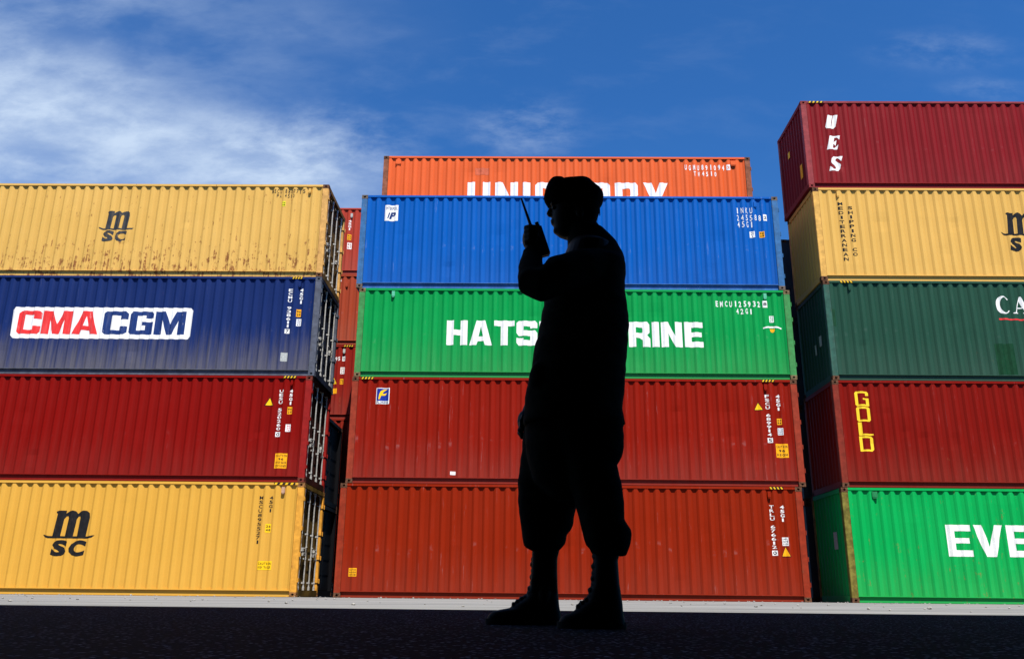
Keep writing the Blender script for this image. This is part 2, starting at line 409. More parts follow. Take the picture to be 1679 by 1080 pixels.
def post_bm(sx, sy, H):
    bm = bmesh.new(); w_ = .168 if sx < 0 else .176
    xa, xb = sorted((sx * (L/2), sx * (L/2 - w_))); ya, yb = sorted((sy * W/2, sy * (W/2 - .15)))
    box(bm, xa, xb, ya, yb, .118, H - .118)
    bmesh.ops.bevel(bm, geom=[e for e in bm.edges if abs(e.verts[0].co.z - e.verts[1].co.z) > .5], offset=.008, segments=2, affect='EDGES')
    return bm
def cached(key, fn, *mats):
    if key not in _cache:
        bm = fn(); me = bpy.data.meshes.new(key[0]); bm.to_mesh(me); bm.free()
        me.materials.append(None)
        if len(mats) > 0: me.materials.append(mats[0])
        _cache[key] = me
    return _cache[key]
def part(name, key, fn, mat, parent, rotz=0):
    """Shared mesh data, own material through the object slot."""
    o = mesh_obj(name, cached(key, fn, HOLE), parent)
    o.material_slots[0].link = 'OBJECT'; o.material_slots[0].material = mat
    o.rotation_euler = (0, 0, rotz)
    return o
def toprail_bm(H):
    bm = bmesh.new(); box(bm, -L/2 + .175, L/2 - .175, -W/2 + .001, -W/2 + .062, H - TOPR, H - .004); return bm
def botrail_bm():
    bm = bmesh.new(); box(bm, -L/2 + .175, L/2 - .175, -W/2 + .052, -W/2 + .11, .012, .148)
    box(bm, -L/2 + .175, L/2 - .175, -W/2 + .048, -W/2 + .16, .004, .012)      # lower flange
    box(bm, PX0 - .01, PX1 + .01, -W/2 + .006, -W/2 + .13, .148, ZB + .001)           # ledge the wall stands on
    return bm
def roof_bm(H):
    bm = bmesh.new(); n = 84; xs = [-L/2 + .1 + (L - .2) * i / n for i in range(n + 1)]
    g = [[bm.verts.new((x, y, H - .03 + (.018 if i % 4 in (1, 2) else 0))) for y in (-W/2 + .06, W/2 - .06)] for i, x in enumerate(xs)]
    for i in range(n): bm.faces.new((g[i][0], g[i+1][0], g[i+1][1], g[i][1]))
    return bm
def floor_bm():
    bm = bmesh.new(); box(bm, -L/2 + .1, L/2 - .1, -W/2 + .112, W/2 - .112, .13, .16)
    for i in range(36):
        x = -L/2 + .35 + i * (L - .7) / 35; box(bm, x - .03, x + .03, -W/2 + .112, W/2 - .112, .02, .128)
    return bm
def endwall_bm(H):
    bm = bmesh.new(); ya, yb = -W/2 + .15, W/2 - .15; n = 9; per = (yb - ya) / n; pts = []
    for i in range(n):
        a = ya + i * per; pts += [(a, 0), (a + per * .28, 0), (a + per * .5, .04), (a + per * .78, .04)]
    pts.append((yb, 0)); zs = [.17 + (H - .12 - .17) * i / 6 for i in range(7)]
    g = [[bm.verts.new((-L/2 + .02 + d + .004 * noise.noise(Vector((y * 2, z, 3))), y, z)) for z in zs] for y, d in pts]
    for i in range(len(g) - 1):
        for j in range(6): bm.faces.new((g[i+1][j], g[i][j], g[i][j+1], g[i+1][j+1]))
    return bm
def endsill_bm(H, s=-1):
    bm = bmesh.new(); xa, xb = sorted((s * L/2, s * (L/2 - .1)))
    box(bm, xa, xb, -W/2 + .15, W/2 - .15, .01, .169); return bm
def endhead_bm(H, s=-1):
    bm = bmesh.new(); xa, xb = sorted((s * L/2, s * (L/2 - .09)))
    box(bm, xa, xb, -W/2 + .15, W/2 - .15, H - .121, H - .008); return bm
XD = L/2 - .105          # outer face of the door leaves
def leaf_bm(H, s):
    """A door leaf: frame with five shallow recessed panels and a rubber-lined edge."""
    bm = bmesh.new(); ya, yb = sorted((s * .012, s * (W/2 - .165))); z0, z1 = .185, H - .135
    box(bm, XD - .05, XD - .012, ya, yb, z0, z1)
    fr = .09; n = 5; hh = (z1 - z0 - fr) / n
    box(bm, XD - .0125, XD, ya, ya + fr, z0, z1); box(bm, XD - .0125, XD, yb - fr, yb, z0, z1)
    for i in range(n + 1):
        zz = z0 + i * hh; box(bm, XD - .0122, XD - .0004, ya + fr, yb - fr, zz, zz + fr)
    return bm
def bar_bm(H, y):
    bm = bmesh.new(); x = XD + .052
    tube(bm, (x, y, .20), (x, y, H - .15), .0195, 12)
    for z in (.165, H - .22):
        tube(bm, (x, y, z), (x, y, z + .1), .033, 12); 
    for z in (.36, .98, 1.62, H - .42):                       # guide brackets
        box(bm, XD + .001, x - .012, y - .05, y + .05, z - .02, z + .02); tube(bm, (x, y, z - .026), (x, y, z + .026), .027, 12)
    for z in (.10, H - .10):                                   # cam keepers
        box(bm, XD - .02, XD + .052, y - .055, y + .055, z - .045, z + .045)
    return bm
def handle_bm(y, s, z):
    bm = bmesh.new(); x = XD + .076
    tube(bm, (x, y, z), (x + .012, y + s * .44, z - .06), .011, 8); tube(bm, (x - .03, y, z), (x, y, z), .016, 8)
    box(bm, XD + .001, x + .02, y + s * .40 - .03, y + s * .40 + .03, z - .11, z - .03)
    return bm
def hinge_bm(s, H, i):
    z = (.42, 1.05, 1.72, H - .42)[i]; bm = bmesh.new(); y = s * (W/2 - .012)
    box(bm, XD - .03, L/2 + .013, y - s * .16 if s > 0 else y - .012 + .012, y + .0 if s > 0 else y + .16, z - .045, z + .045)
    tube(bm, (L/2 + .012, y, z - .06), (L/2 + .012, y, z + .06), .017, 10)
    return bm
def vent_bm(x, z, skin, w_=.085, h_=.15):
    bm = bmesh.new(); y = -W/2 + OUT + .001
    box(bm, x - w_/2, x + w_/2, y - .028, y + .04, z - h_/2, z + h_/2)
    box(bm, x - w_/2 + .012, x + w_/2 - .012, y - .022, y + .035, z - h_/2 - .028, z - h_/2 - .001)
    return bm
def stripes(parent, x0, x1, H, slant=1):
    bm = bmesh.new(); z0, z1 = H - TOPR + .004, H - .008; y = -W/2 - .0015
    def q(p): 
        f = bm.faces.new([bm.verts.new((a, y, b)) for a, b in p]); 
        f.normal_update()
        if f.normal.y > 0: f.normal_flip()
        return f
    q([(x0, z0), (x1, z0), (x1, z1), (x0, z1)]); y -= .002
    n = 4; st = (x1 - x0) / n
    for i in range(n):
        a = x0 + st * i + .006; f = q([(a, z0), (a + st * .45, z0), (a + st * .45 + .03 * slant, z1), (a + .03 * slant, z1)]) if slant > 0 else q([(a + .03, z0), (a + st * .45 + .03, z0), (a + st * .45, z1), (a, z1)])
        f.material_index = 1
    o = obj('hazard_stripe', bm, BLACK, parent); o.data.materials.append(YSTR); return o

def container(label, cx, cy, z0, H, mat, seed, post=None, cast=None, amp=.004, dents=10, extra=(), group='shipping containers piled in stacks', full=True, rail=None, sill=None, yaw=0, leaf=None):
    root = thing('shipping_container', label, 'shipping container', (cx, cy, z0), group)
    root.rotation_euler = (0, 0, R(yaw))
    post = post or mat; cast = cast or RUST; rail = rail or mat; sill = sill or mat
    sk = Skin(H, seed, amp, dents, extra)
    f = obj('side_panel', sk.mesh(), mat, root); again(f, rotz=PI)
    for rz in (0, PI):
        part('top_rail', ('top_rail', H), lambda: toprail_bm(H), rail, root, rz)
        part('bottom_rail', ('bottom_rail', 0), botrail_bm, sill, root, rz)
    part('roof_panel', ('roof', H), lambda: roof_bm(H), mat, root)
    part('floor', ('floor', 0), floor_bm, RUST, root)
    part('end_panel', ('end', H), lambda: endwall_bm(H), mat, root)
    for s in (-1, 1):
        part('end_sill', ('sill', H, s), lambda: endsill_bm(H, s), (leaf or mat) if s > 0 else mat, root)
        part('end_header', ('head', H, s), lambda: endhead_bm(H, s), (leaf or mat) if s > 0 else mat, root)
        for sy in (-1, 1):
            part('corner_post', ('post', H, s, sy), lambda: post_bm(s, sy, H), post, root)
            for b in (0, 1):
                part('corner_casting', ('cast', H, s, sy, b), lambda: casting_bm(s, sy, b, H), cast, root)
    for s in (-1, 1):
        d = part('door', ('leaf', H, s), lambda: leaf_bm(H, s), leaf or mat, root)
        if full:
            for k, yy in enumerate((.30, .90)):
                part('locking_bar', ('bar', H, s, k), lambda: bar_bm(H, s * yy), ZINC, d)
                part('handle', ('hand', s, k), lambda: handle_bm(s * yy, -s if k else s, 1.28 - .12 * k), ZINC, d)
            for i in range(4): part('hinge', ('hinge', H, s, i), lambda: hinge_bm(s, H, i), post, d)
    root['_'] = 0; del root['_']
    return root, sk
def mark(name, bm, mat, c, off=.003, label=None):
    root, sk = c
    for v in bm.verts: v.co.x -= root.location.x; v.co.z -= root.location.z
    o = obj(name, lay_on(bm, sk, off), mat, root)
    if label: o['label'] = label
    return o
def vent(c, x, z, mat, **k):
    root, sk = c; obj('vent', vent_bm(x - root.location.x, z - root.location.z, sk, **k), mat, root)
def idcol(c, txt, box_ch, x0, x1, z0, z1, mat=None):
    mat = mat or TEXTW
    n = len(txt) + (1.6 if box_ch else 0); st = (z1 - z0) / n
    at = 0
    for wd in txt.split(' '):
        mark('lettering', column_bm(wd, x0, x1, z1 - st * (at + len(wd)), z1 - st * at, .015), mat, c); at += len(wd) + 1
    if box_ch:
        m_ = WHITE if mat is TEXTW else mat
        mark('check_digit', rect_bm(x0 - .012, x1 + .012, z0, z0 + st * 1.25), m_, c)
        mark('check_digit', column_bm(box_ch, x0 + .012, x1 - .012, z0 + .01, z0 + st * 1.2, .02), BLACK if m_ is WHITE else WHITE, c, .0055)
def sticker(c, x0, x1, z0, z1, mat, lines=(), tmat=None, cc=0, name='warning_label'):
    mark(name, rect_bm(x0, x1, z0, z1, cc), mat, c)
    n = len(lines); h = (z1 - z0) / (n + .4) if n else 0
    for i, tx in enumerate(lines):
        if not tx: continue
        q = min((x1 - x0) * .9, len(tx) * h * .8); m_ = (x0 + x1) / 2
        mark('lettering', row_bm(tx, m_ - q/2, m_ + q/2, z1 - h * (i + 1.02), z1 - h * (i + .36), .02, .8), tmat or BLACK, c, .0055)
def msc(c, x0, x1, zb, zt, s0, s1, sb, st_, mat):
    w_ = x1 - x0; h = zt - zb
    M = [(.02,0),(.28,0),(.29,.66),(.33,.76),(.385,.78),(.41,.70),(.40,0),(.65,0),(.66,.66),(.70,.76),(.755,.78),(.78,.70),(.77,0),(1.03,0),(1.05,.74),(1.02,.90),(.93,.99),(.83,1.0),(.74,.96),(.67,.87),(.60,.97),(.50,1.0),(.40,.97),(.31,.88),(.31,.99),(.06,.99),(.0,.95),(.02,.89),(.05,.87)]
    U = [(-.22,.045),(-.08,.0),(1.10,.0),(1.26,.045),(1.30,.045),(1.24,-.045),(1.08,-.085),(-.08,-.085),(-.20,-.04),(-.26,.045)]
    sh = lambda P: [(x0 + a * w_ + b * h * .05, zb + b * h) for a, b in P]
    mark('logo', shapes_bm([[sh(M)], [sh(U)]]), mat, c)
    mid = (s0 + s1) / 2; bm = bmesh.new()
    char_bm(bm, 'S', s0, mid - .03, sb, st_, .055); char_bm(bm, 'C', mid + .03, s1, sb, st_, .055)
    for v in bm.verts: v.co.x += (v.co.z - sb) * .12
    mark('logo', bm, mat, c)

# ------------------------------------------------------------ ground
def ground_mats():
    m = bpy.data.materials.new('pale concrete'); m.use_nodes = True; t = NT(m.node_tree); bs = m.node_tree.nodes['Principled BSDF']
    tc = t.new('ShaderNodeTexCoord'); o = tc.outputs['Object']
    n1 = t.noise(t.mapping(o, (.25, 1.2, 1)), 1.0, 6, .6); n2 = t.noise(o, 26, 6, .7); n3 = t.noise(o, 7, 5, .6)
    col = t.mix(t.ss(n1, .3, .7), (.105, .106, .103), (.20, .197, .190))
    col = t.mix(t.m('MULTIPLY', t.ss(n2, .58, .75), .6), col, (.09, .085, .08))
    col = t.mix(t.m('MULTIPLY', t.ss(n3, .55, .8), .35), col, (.28, .275, .26))
    tr = t.noise(t.mapping(o, (.06, 2.6, 1), loc=(3, 2, 0)), 1.0, 4, .6)
    col = t.mix(t.m('MULTIPLY', t.ss(tr, .52, .64), .4), col, (.085, .083, .08))
    t.l.new(col, bs.inputs['Base Color']); bs.inputs['Roughness'].default_value = .95
    bp = t.new('ShaderNodeBump'); bp.inputs['Strength'].default_value = .5; bp.inputs['Distance'].default_value = .01
    t.l.new(n2, bp.inputs['Height']); t.l.new(bp.outputs[0], bs.inputs['Normal'])
    a = bpy.data.materials.new('coarse asphalt'); a.use_nodes = True; t = NT(a.node_tree); bs = a.node_tree.nodes['Principled BSDF']
    tc = t.new('ShaderNodeTexCoord'); o = tc.outputs['Object']
    v = t.new('ShaderNodeTexVoronoi'); v.inputs['Scale'].default_value = 68; t.l.new(o, v.inputs['Vector'])
    bw = t.new('ShaderNodeRGBToBW'); t.l.new(v.outputs['Color'], bw.inputs[0])
    st = t.m('MULTIPLY', t.ss(bw.outputs[0], .60, .80), t.ss(v.outputs['Distance'], .25, .5, 1, 0))
    n = t.noise(o, 3, 6, .6); fine = t.noise(o, 160, 3, .6)
    col = t.mix(st, (.003, .0038, .008), (.20, .235, .32))
    col = t.mix(t.m('MULTIPLY', t.ss(n, .4, .7), .35), col, (.008, .009, .014))
    t.l.new(col, bs.inputs['Base Color']); bs.inputs['Roughness'].default_value = .9
    bs.inputs['Specular IOR Level'].default_value = .04
    bp = t.new('ShaderNodeBump'); bp.inputs['Strength'].default_value = .8; bp.inputs['Distance'].default_value = .006
    t.l.new(t.m('ADD', t.m('MULTIPLY', v.outputs['Distance'], -1), t.m('MULTIPLY', fine, .6)), bp.inputs['Height']); t.l.new(bp.outputs[0], bs.inputs['Normal'])
    return m, a
CONC, ASPH = ground_mats()
SHADE_Y = -15.6
def sheet(name, x0, x1, y0, y1, z, mat, nx=1, ny=1, jag=0):
    bm = bmesh.new(); g = []
    for i in range(nx + 1):
        x = x0 + (x1 - x0) * i / nx
        g.append([bm.verts.new((x, y0 + (y1 - y0) * j / ny + (jag * noise.noise(Vector((x * 1.7, 4, 0))) if j == ny else 0), z)) for j in range(ny + 1)])
    for i in range(nx):
        for j in range(ny): bm.faces.new((g[i][j], g[i+1][j], g[i+1][j+1], g[i][j+1]))
    o = obj(name, bm, mat); o['kind'] = 'structure'; return o
sheet('ground', -700, 700, -700, 900, -.008, ASPH)
sheet('apron', -19, 21, SHADE_Y - .5, .35, -.004, CONC)
sheet('road', -60, 60, -60, SHADE_Y - .12, .0, ASPH, 400, 1, .05)

# ------------------------------------------------------------ the stacks
G_ = .012; ZH = [i * (HC + G_) for i in range(6)]
ZC = [0, HC + G_, 2 * (HC + G_), 2 * HC + ST + 3 * G_, 3 * HC + ST + 4 * G_]
rustpost = lambda n, c, ch=.7: plain(n, c, .6, .2, 5, chip=ch, under=(.17, .065, .03))
CC = W / 2
# --- middle stack
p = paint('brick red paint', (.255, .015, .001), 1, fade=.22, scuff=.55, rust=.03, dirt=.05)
pp = rustpost('rusty brick red post', (.26, .028, .010), .8)
C1 = container('brick red container on the ground in the middle stack, under another brick red one', .619, CC, ZC[0], HC, p, 1, pp, dents=14,
    extra=((-4.45, .17, .12, .03),))
idcol(C1, 'TRLU 676612', '0', 5.84, 5.95, 1.14, 2.43)
mark('lettering', column_bm('45G1', 6.12, 6.22, 1.99, 2.43, .03), TEXTW, C1)
sticker(C1, 6.11, 6.26, 1.39, 1.60, WHITE, ('24PL', '0678', '2100'))
mark('warning_label', tri_bm(6.06, 6.30, 1.11, 1.38), BLACK, C1, .003); mark('warning_label', tri_bm(6.08, 6.28, 1.125, 1.35), AMBER, C1, .0055)
sticker(C1, -5.13, -4.92, .52, .73, AMBER, ('CAUTION', 'HIGH', 'CONTAINER'))
stripes(C1[0], 5.25, 5.62, HC, -1); vent(C1, 5.85, 2.70, p)
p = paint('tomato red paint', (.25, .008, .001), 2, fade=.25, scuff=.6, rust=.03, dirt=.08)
C2 = container('red container bearing a small blue square emblem, second from the ground in the middle stack', .741, CC, ZC[1], HC, p, 2, rustpost('faded red post', (.27, .035, .016), .6), dents=16, amp=.005)
idcol(C2, 'FSCU 689914', '5', 5.95, 6.06, 4.07, 5.40)
mark('lettering', column_bm('45G1', 6.25, 6.35, 4.94, 5.40, .03), TEXTW, C2)
sticker(C2, 6.23, 6.35, 4.56, 4.73, AMBER, ('24', '86')); sticker(C2, 6.23, 6.37, 4.28, 4.47, WHITE, ('3440', '5800', '800'), NAVYL)
sticker(C2, 6.13, 6.46, 3.67, 4.04, AMBER, ("CAUTION", "96", "HIGH"))
mark('warning_label', tri_bm(5.63, 5.87, 4.95, 5.18), BLACK, C2); mark('warning_label', tri_bm(5.65, 5.85, 4.965, 5.155), YELL, C2, .0055)
mark('warning_label', rect_bm(-2.58, -2.44, 3.14, 3.23), WHITE, C2)
stripes(C2[0], 5.15, 5.50, HC, 1); stripes(C2[0], -5.85, -5.50, HC, 1); vent(C2, 5.98, 5.60, p)
mark('logo', rect_bm(-4.68, -4.31, 5.05, 5.50), WHITE, C2)
mark('logo', rect_bm(-4.66, -4.33, 5.14, 5.48), plain('royal blue emblem', (.01, .03, .28)), C2, .0055)
def swoosh(x, z, w_, h, k): return [(x, z), (x + w_ * .25, z + h * .1), (x + w_ * .6, z + h * .28), (x + w_, z + h), (x + w_ * .35, z + h * k), (x + w_ * .08, z + h * .4)]
mark('logo', shapes_bm([[[(-4.61, 5.18), (-4.57, 5.18), (-4.53, 5.30), (-4.47, 5.40), (-4.37, 5.46), (-4.47, 5.455), (-4.55, 5.41), (-4.59, 5.33)]],
    [[(-4.55, 5.27), (-4.50, 5.285), (-4.43, 5.29), (-4.38, 5.36), (-4.44, 5.34), (-4.51, 5.33), (-4.545, 5.31)]]]), YELL, C2, .008)
mark('lettering', row_bm('FLORENS', -4.66, -4.33, 5.065, 5.125, .02, .85), NAVYL, C2, .0055)
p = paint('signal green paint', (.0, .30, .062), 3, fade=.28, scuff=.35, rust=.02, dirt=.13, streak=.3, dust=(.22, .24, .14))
C3 = container('green container with big white block lettering between the bright blue and tomato red ones', .773, CC, ZC[2], ST, p, 3, rustpost('green post with bare patches', (.05, .24, .07), .65), plain('rusty green casting', (.17, .12, .06), .8, .5, 20))
HM = TEXTW
mark('lettering', shapes_bm(word_shapes('HATSU', -2.80, .38, 6.74, 7.46, .09, .31, .22)), HM, C3)
mark('lettering', shapes_bm(word_shapes('MARINE', .80, 4.37, 6.72, 7.45, .09, .31, .22)), HM, C3)
mark('lettering', row_bm('EMCU125932', 4.74, 6.05, 7.91, 8.08, .025, .55), TEXTW, C3); sticker(C3, 6.09, 6.22, 7.89, 8.09, WHITE, ('8',), name='check_digit')
mark('lettering', row_bm('42G1', 5.31, 5.82, 7.70, 7.86, .025, .55), TEXTW, C3)
sticker(C3, 6.25, 6.37, 7.46, 7.65, WHITE, ('30', '48', '67'), p)
mark('warning_label', shapes_bm([[[(6.06, 7.27), (6.16, 7.29), (6.3, 7.30), (6.45, 7.29), (6.57, 7.26), (6.57, 7.30), (6.45, 7.335), (6.3, 7.345), (6.16, 7.335), (6.06, 7.31)]]]), WHITE, C3)
mark('warning_label', shapes_bm([[[(6.24, 7.265), (6.26, 7.19), (6.29, 7.165), (6.33, 7.165), (6.36, 7.19), (6.38, 7.265)]]]), AMBER, C3)
pale_g = plain('pale green vent', (.10, .45, .28)); vent(C3, 6.17, 8.23, pale_g); vent(C3, -4.35, 8.24, pale_g)
p = paint('azure blue paint', (.0, .100, .43), 4, fade=.12, scuff=.65, rust=.01, dirt=.03, streak=.28)
bluep = plain('weathered blue post', (.035, .13, .30), .6, .2, 5, chip=.75, under=(.16, .15, .13))
C4 = container('bright blue container with a small white sticker, top of the front middle stack', .669, CC, ZC[3], HC, p, 4, bluep, plain('grey brown casting', (.13, .10, .08), .8, .4, 20), dents=16, amp=.005,
    sill=plain('dusty blue sill', (.04, .13, .38), .6, .2, 3, chip=.3, under=(.35, .4, .5)))
sticker(C4, -4.73, -4.34, 10.50, 11.00, WHITE, ('INTERPOOL', '', ''), NAVYL)
bm = bmesh.new(); char_bm(bm, 'I', -4.68, -4.60, 10.58, 10.76, .05); char_bm(bm, 'P', -4.60, -4.44, 10.56, 10.78, .05)
for v in bm.verts: v.co.x += (v.co.z - 10.56) * .25
mark('logo', bm, NAVYL, C4, .0055)
mark('lettering', row_bm('INKU', 5.52, 6.04, 10.79, 10.97, .008, .5), TEXTW, C4); mark('lettering', row_bm('245588', 5.52, 6.28, 10.56, 10.74, .008, .5), TEXTW, C4)
sticker(C4, 6.31, 6.42, 10.55, 10.75, WHITE, ('2',), name='check_digit'); mark('lettering', row_bm('45G1', 5.53, 6.03, 10.35, 10.53, .008, .5), TEXTW, C4)
sticker(C4, 5.89, 6.03, 10.03, 10.22, WHITE, ('32', '67', '8'), NAVYL); sticker(C4, 6.17, 6.31, 10.03, 10.22, AMBER, ('96', '29'))
vent(C4, 6.10, 11.07, p)
p = paint('orange paint', (.78, .125, .030), 5, fade=.2, scuff=.2, rust=.04, dirt=.03, streak=.3, low_rust=.0)
C5 = container('orange container with large white lettering, peeping over the blue one', .752, 2.68 + CC, 11.174, HC, p, 5, plain('brown worn post', (.25, .09, .05), .8, .3, 5, chip=.7, under=(.08, .04, .03)))
def on5(n, bm, m_, off=.003): mark(n, bm, m_, C5, off)
on5('lettering', shapes_bm(word_shapes('UNIGLORY', -2.52, 4.09, 12.05, 13.13, .2, .3, .2)), TEXTW)
on5('lettering', row_bm('UGMU891094', 4.64, 6.02, 13.60, 13.79, .03, .5), TEXTW); sticker(C5, 6.06, 6.18, 13.60, 13.80, WHITE, ('2',), p, name='check_digit')
on5('lettering', row_bm('TW4510', 4.93, 5.75, 13.38, 13.55, .03, .5), TEXTW)
on5('faded_patch', rect_bm(-2.28, -1.82, 13.40, 13.65), plain('older orange paint', (.62, .13, .06), .6))
vent(C5, 6.28, 13.86, p, w_=.17, h_=.15); vent(C5, -4.85, 13.86, p, w_=.17, h_=.15)
# hidden carriers of the orange one
hp = paint('dull red paint', (.26, .03, .014), 6, scuff=.2)
z = 0
for H_, lb in ((HC, 'red container at the foot of the row behind the middle stack'), (HC, 'dull red container second from the ground behind the middle stack'), (ST, 'dull red container third from the ground behind the middle stack'), (ST, 'dull red container directly under the orange one')):
    container(lb, .752, 2.68 + CC, z, H_, hp, 20 + z, dents=3, full=False); z += H_ + .05

z = 0
for k, lb in enumerate(('red container at the foot of the unseen third row, added to shade the left gap', 'red container second from the ground in the unseen third row, added to shade the left gap', 'red container third from the ground in the unseen third row, added to shade the left gap', 'red container topmost in the unseen third row, added to shade the left gap')):
    container(lb, -6.42 + L/2, 5.35 + CC, ZH[k], HC, hp, 60 + k, dents=3, full=False)  # unseen column added to cast shade into the left gap
kp = paint('charcoal standing in for shade', (.006, .006, .008), 23, fade=.1, scuff=.05, rust=.0, dirt=.0)  # near-black pair added in place of the cast shade in the left gap
for k, lb in enumerate(('lower charcoal container of the pair added to stand in for shade deep in the left gap', 'upper charcoal container of the pair added to stand in for shade deep in the left gap')):
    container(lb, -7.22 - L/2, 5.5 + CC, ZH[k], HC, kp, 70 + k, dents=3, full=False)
# --- left stack
p = paint('ochre yellow paint', (.69, .37, .055), 7, contrast=.28, fade=.15, scuff=.12, rust=.03, dirt=.02, streak=.12, dust=(.4, .3, .1))
yp = rustpost('rust flaked yellow post', (.66, .31, .04), .75)
xl = lambda e: e - L/2
def doorpaint(c): return plain('grimy door paint darkened for shade', c, .8, .5, 3, chip=.8, under=(.03, .022, .016))  # shade painted into door leaf, sill and header colours, along with grime
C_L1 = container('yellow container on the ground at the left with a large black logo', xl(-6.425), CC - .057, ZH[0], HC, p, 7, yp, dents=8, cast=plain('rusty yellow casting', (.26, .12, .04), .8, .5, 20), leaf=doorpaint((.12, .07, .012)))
msc(C_L1, -12.97, -12.10, 1.46, 2.12, -12.95, -12.07, .95, 1.36, BLACK)
idcol(C_L1, 'MSCU8955271', '', -7.60, -7.50, 1.30, 2.55, BLACK)
mark('lettering', column_bm('45G1', -7.33, -7.24, 2.11, 2.55, .02), BLACK, C_L1)
sticker(C_L1, -7.37, -7.23, 1.60, 1.82, YELL, ('26', '48')); sticker(C_L1, -7.49, -7.12, .66, .88, YELL, ('CAUTION', 'HIGH TRAILER'))
stripes(C_L1[0], 5.28, 5.85, HC, 1); vent(C_L1, -6.98, 2.70, plain('pink grey vent', (.5, .3, .2)))
p = paint('crimson red paint', (.22, .003, .001), 8, fade=.18, scuff=.1, rust=.01, dirt=.04, streak=.25)
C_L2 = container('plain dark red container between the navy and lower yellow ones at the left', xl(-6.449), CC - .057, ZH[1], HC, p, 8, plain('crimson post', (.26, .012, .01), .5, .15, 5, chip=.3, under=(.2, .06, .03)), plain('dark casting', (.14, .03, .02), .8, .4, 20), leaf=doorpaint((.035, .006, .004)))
idcol(C_L2, 'UESU 520260', '0', -7.33, -7.22, 4.12, 5.43)
mark('lettering', column_bm('45G1', -7.05, -6.96, 4.99, 5.44, .03), TEXTW, C_L2)
sticker(C_L2, -7.07, -6.94, 4.74, 4.94, AMBER, ('86', '29')); sticker(C_L2, -7.08, -6.94, 4.26, 4.46, WHITE, ('30', '24', '76'), DARKRED)
sticker(C_L2, -7.29, -6.96, 3.27, 3.67, AMBER, ('CAUTION', "96", 'HIGH', 'CONTAINER'))
mark('warning_label', tri_bm(-7.71, -7.45, 4.965, 5.21), BLACK, C_L2); mark('warning_label', tri_bm(-7.68, -7.48, 4.98, 5.18), YELL, C_L2, .0055)
stripes(C_L2[0], 5.30, 5.66, HC, 1); vent(C_L2, -7.0, 5.62, p, w_=.06, h_=.12)
p = paint('navy blue paint', (.008, .024, .12), 9, fade=.2, scuff=.25, rust=.03, dirt=.62, streak=.3, dust=(.17, .155, .14))
np_ = plain('grey dusty navy post', (.085, .095, .125), .7, .25, 5, chip=.3, under=(.2, .12, .08))
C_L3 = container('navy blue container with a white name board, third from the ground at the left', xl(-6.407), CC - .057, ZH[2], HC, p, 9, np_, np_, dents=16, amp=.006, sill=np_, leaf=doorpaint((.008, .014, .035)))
z0_, z1_ = 6.84, 7.76
mark('logo', shapes_bm([[ [(-14.97, z0_), (-10.06, z0_), (-9.98, z0_ + .08), (-9.98, z1_ - .08), (-10.06, z1_), (-15.03, z1_), (-15.11, z1_ - .08), (-15.05, z0_ + .08)] ]]), WHITE, C_L3)
mark('lettering', shapes_bm(word_shapes('CMA', -14.92, -12.62, 6.97, 7.65, .07, .29, .18, .0)), DARKRED, C_L3, .0055)
mark('lettering', shapes_bm(word_shapes('CGM', -12.48, -10.16, 6.97, 7.65, .07, .29, .18, .0)), NAVYL, C_L3, .0055)
idcol(C_L3, 'ECMU 938611', '7', -7.33, -7.22, 7.03, 8.37)
mark('lettering', column_bm('45G1', -7.01, -6.91, 7.90, 8.38, .03), TEXTW, C_L3)
sticker(C_L3, -7.06, -6.93, 7.52, 7.74, AMBER, ('96', '29')); sticker(C_L3, -7.04, -6.9, 7.25, 7.46, WHITE, ('31', '47', '67'), NAVYL)
sticker(C_L3, -7.39, -7.20, 6.22, 6.47, GREYL)
stripes(C_L3[0], 5.25, 5.55, HC, 1); vent(C_L3, -7.02, 8.5, p, w_=.07)
p = paint('faded yellow paint', (.70, .415, .10), 10, contrast=.28, fade=.3, scuff=.15, rust=.10, dirt=.08, streak=.2, low_rust=.15, dust=(.45, .34, .16))
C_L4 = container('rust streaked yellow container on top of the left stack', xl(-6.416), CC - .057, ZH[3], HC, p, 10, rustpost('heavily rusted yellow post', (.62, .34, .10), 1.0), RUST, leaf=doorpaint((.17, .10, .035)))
msc(C_L4, -12.90, -12.25, 10.20, 10.75, -12.95, -12.25, 9.78, 10.13, plain('weathered black paint', (.035, .04, .05), .6, .2, chip=.5, under=(.4, .25, .08)))
mark('lettering', row_bm('MSCU', -8.11, -7.79, 11.34, 11.47, .01, .6), BLACK, C_L4); mark('lettering', row_bm('880771', -7.71, -7.22, 11.34, 11.47, .01, .6), BLACK, C_L4); mark('lettering', row_bm('5', -7.19, -7.09, 11.34, 11.47, .01, .7), BLACK, C_L4)
mark('lettering', row_bm('PA', -7.95, -7.79, 11.20, 11.32, .01, .6), BLACK, C_L4); mark('lettering', row_bm('4510', -7.71, -7.40, 11.20, 11.32, .01, .6), BLACK, C_L4)
sticker(C_L4, -7.76, -7.66, 10.92, 11.08, plain('lemon sticker', (.8, .75, .03)), ('26', '48')); vent(C_L4, -6.97, 11.43, p, w_=.07, h_=.12)

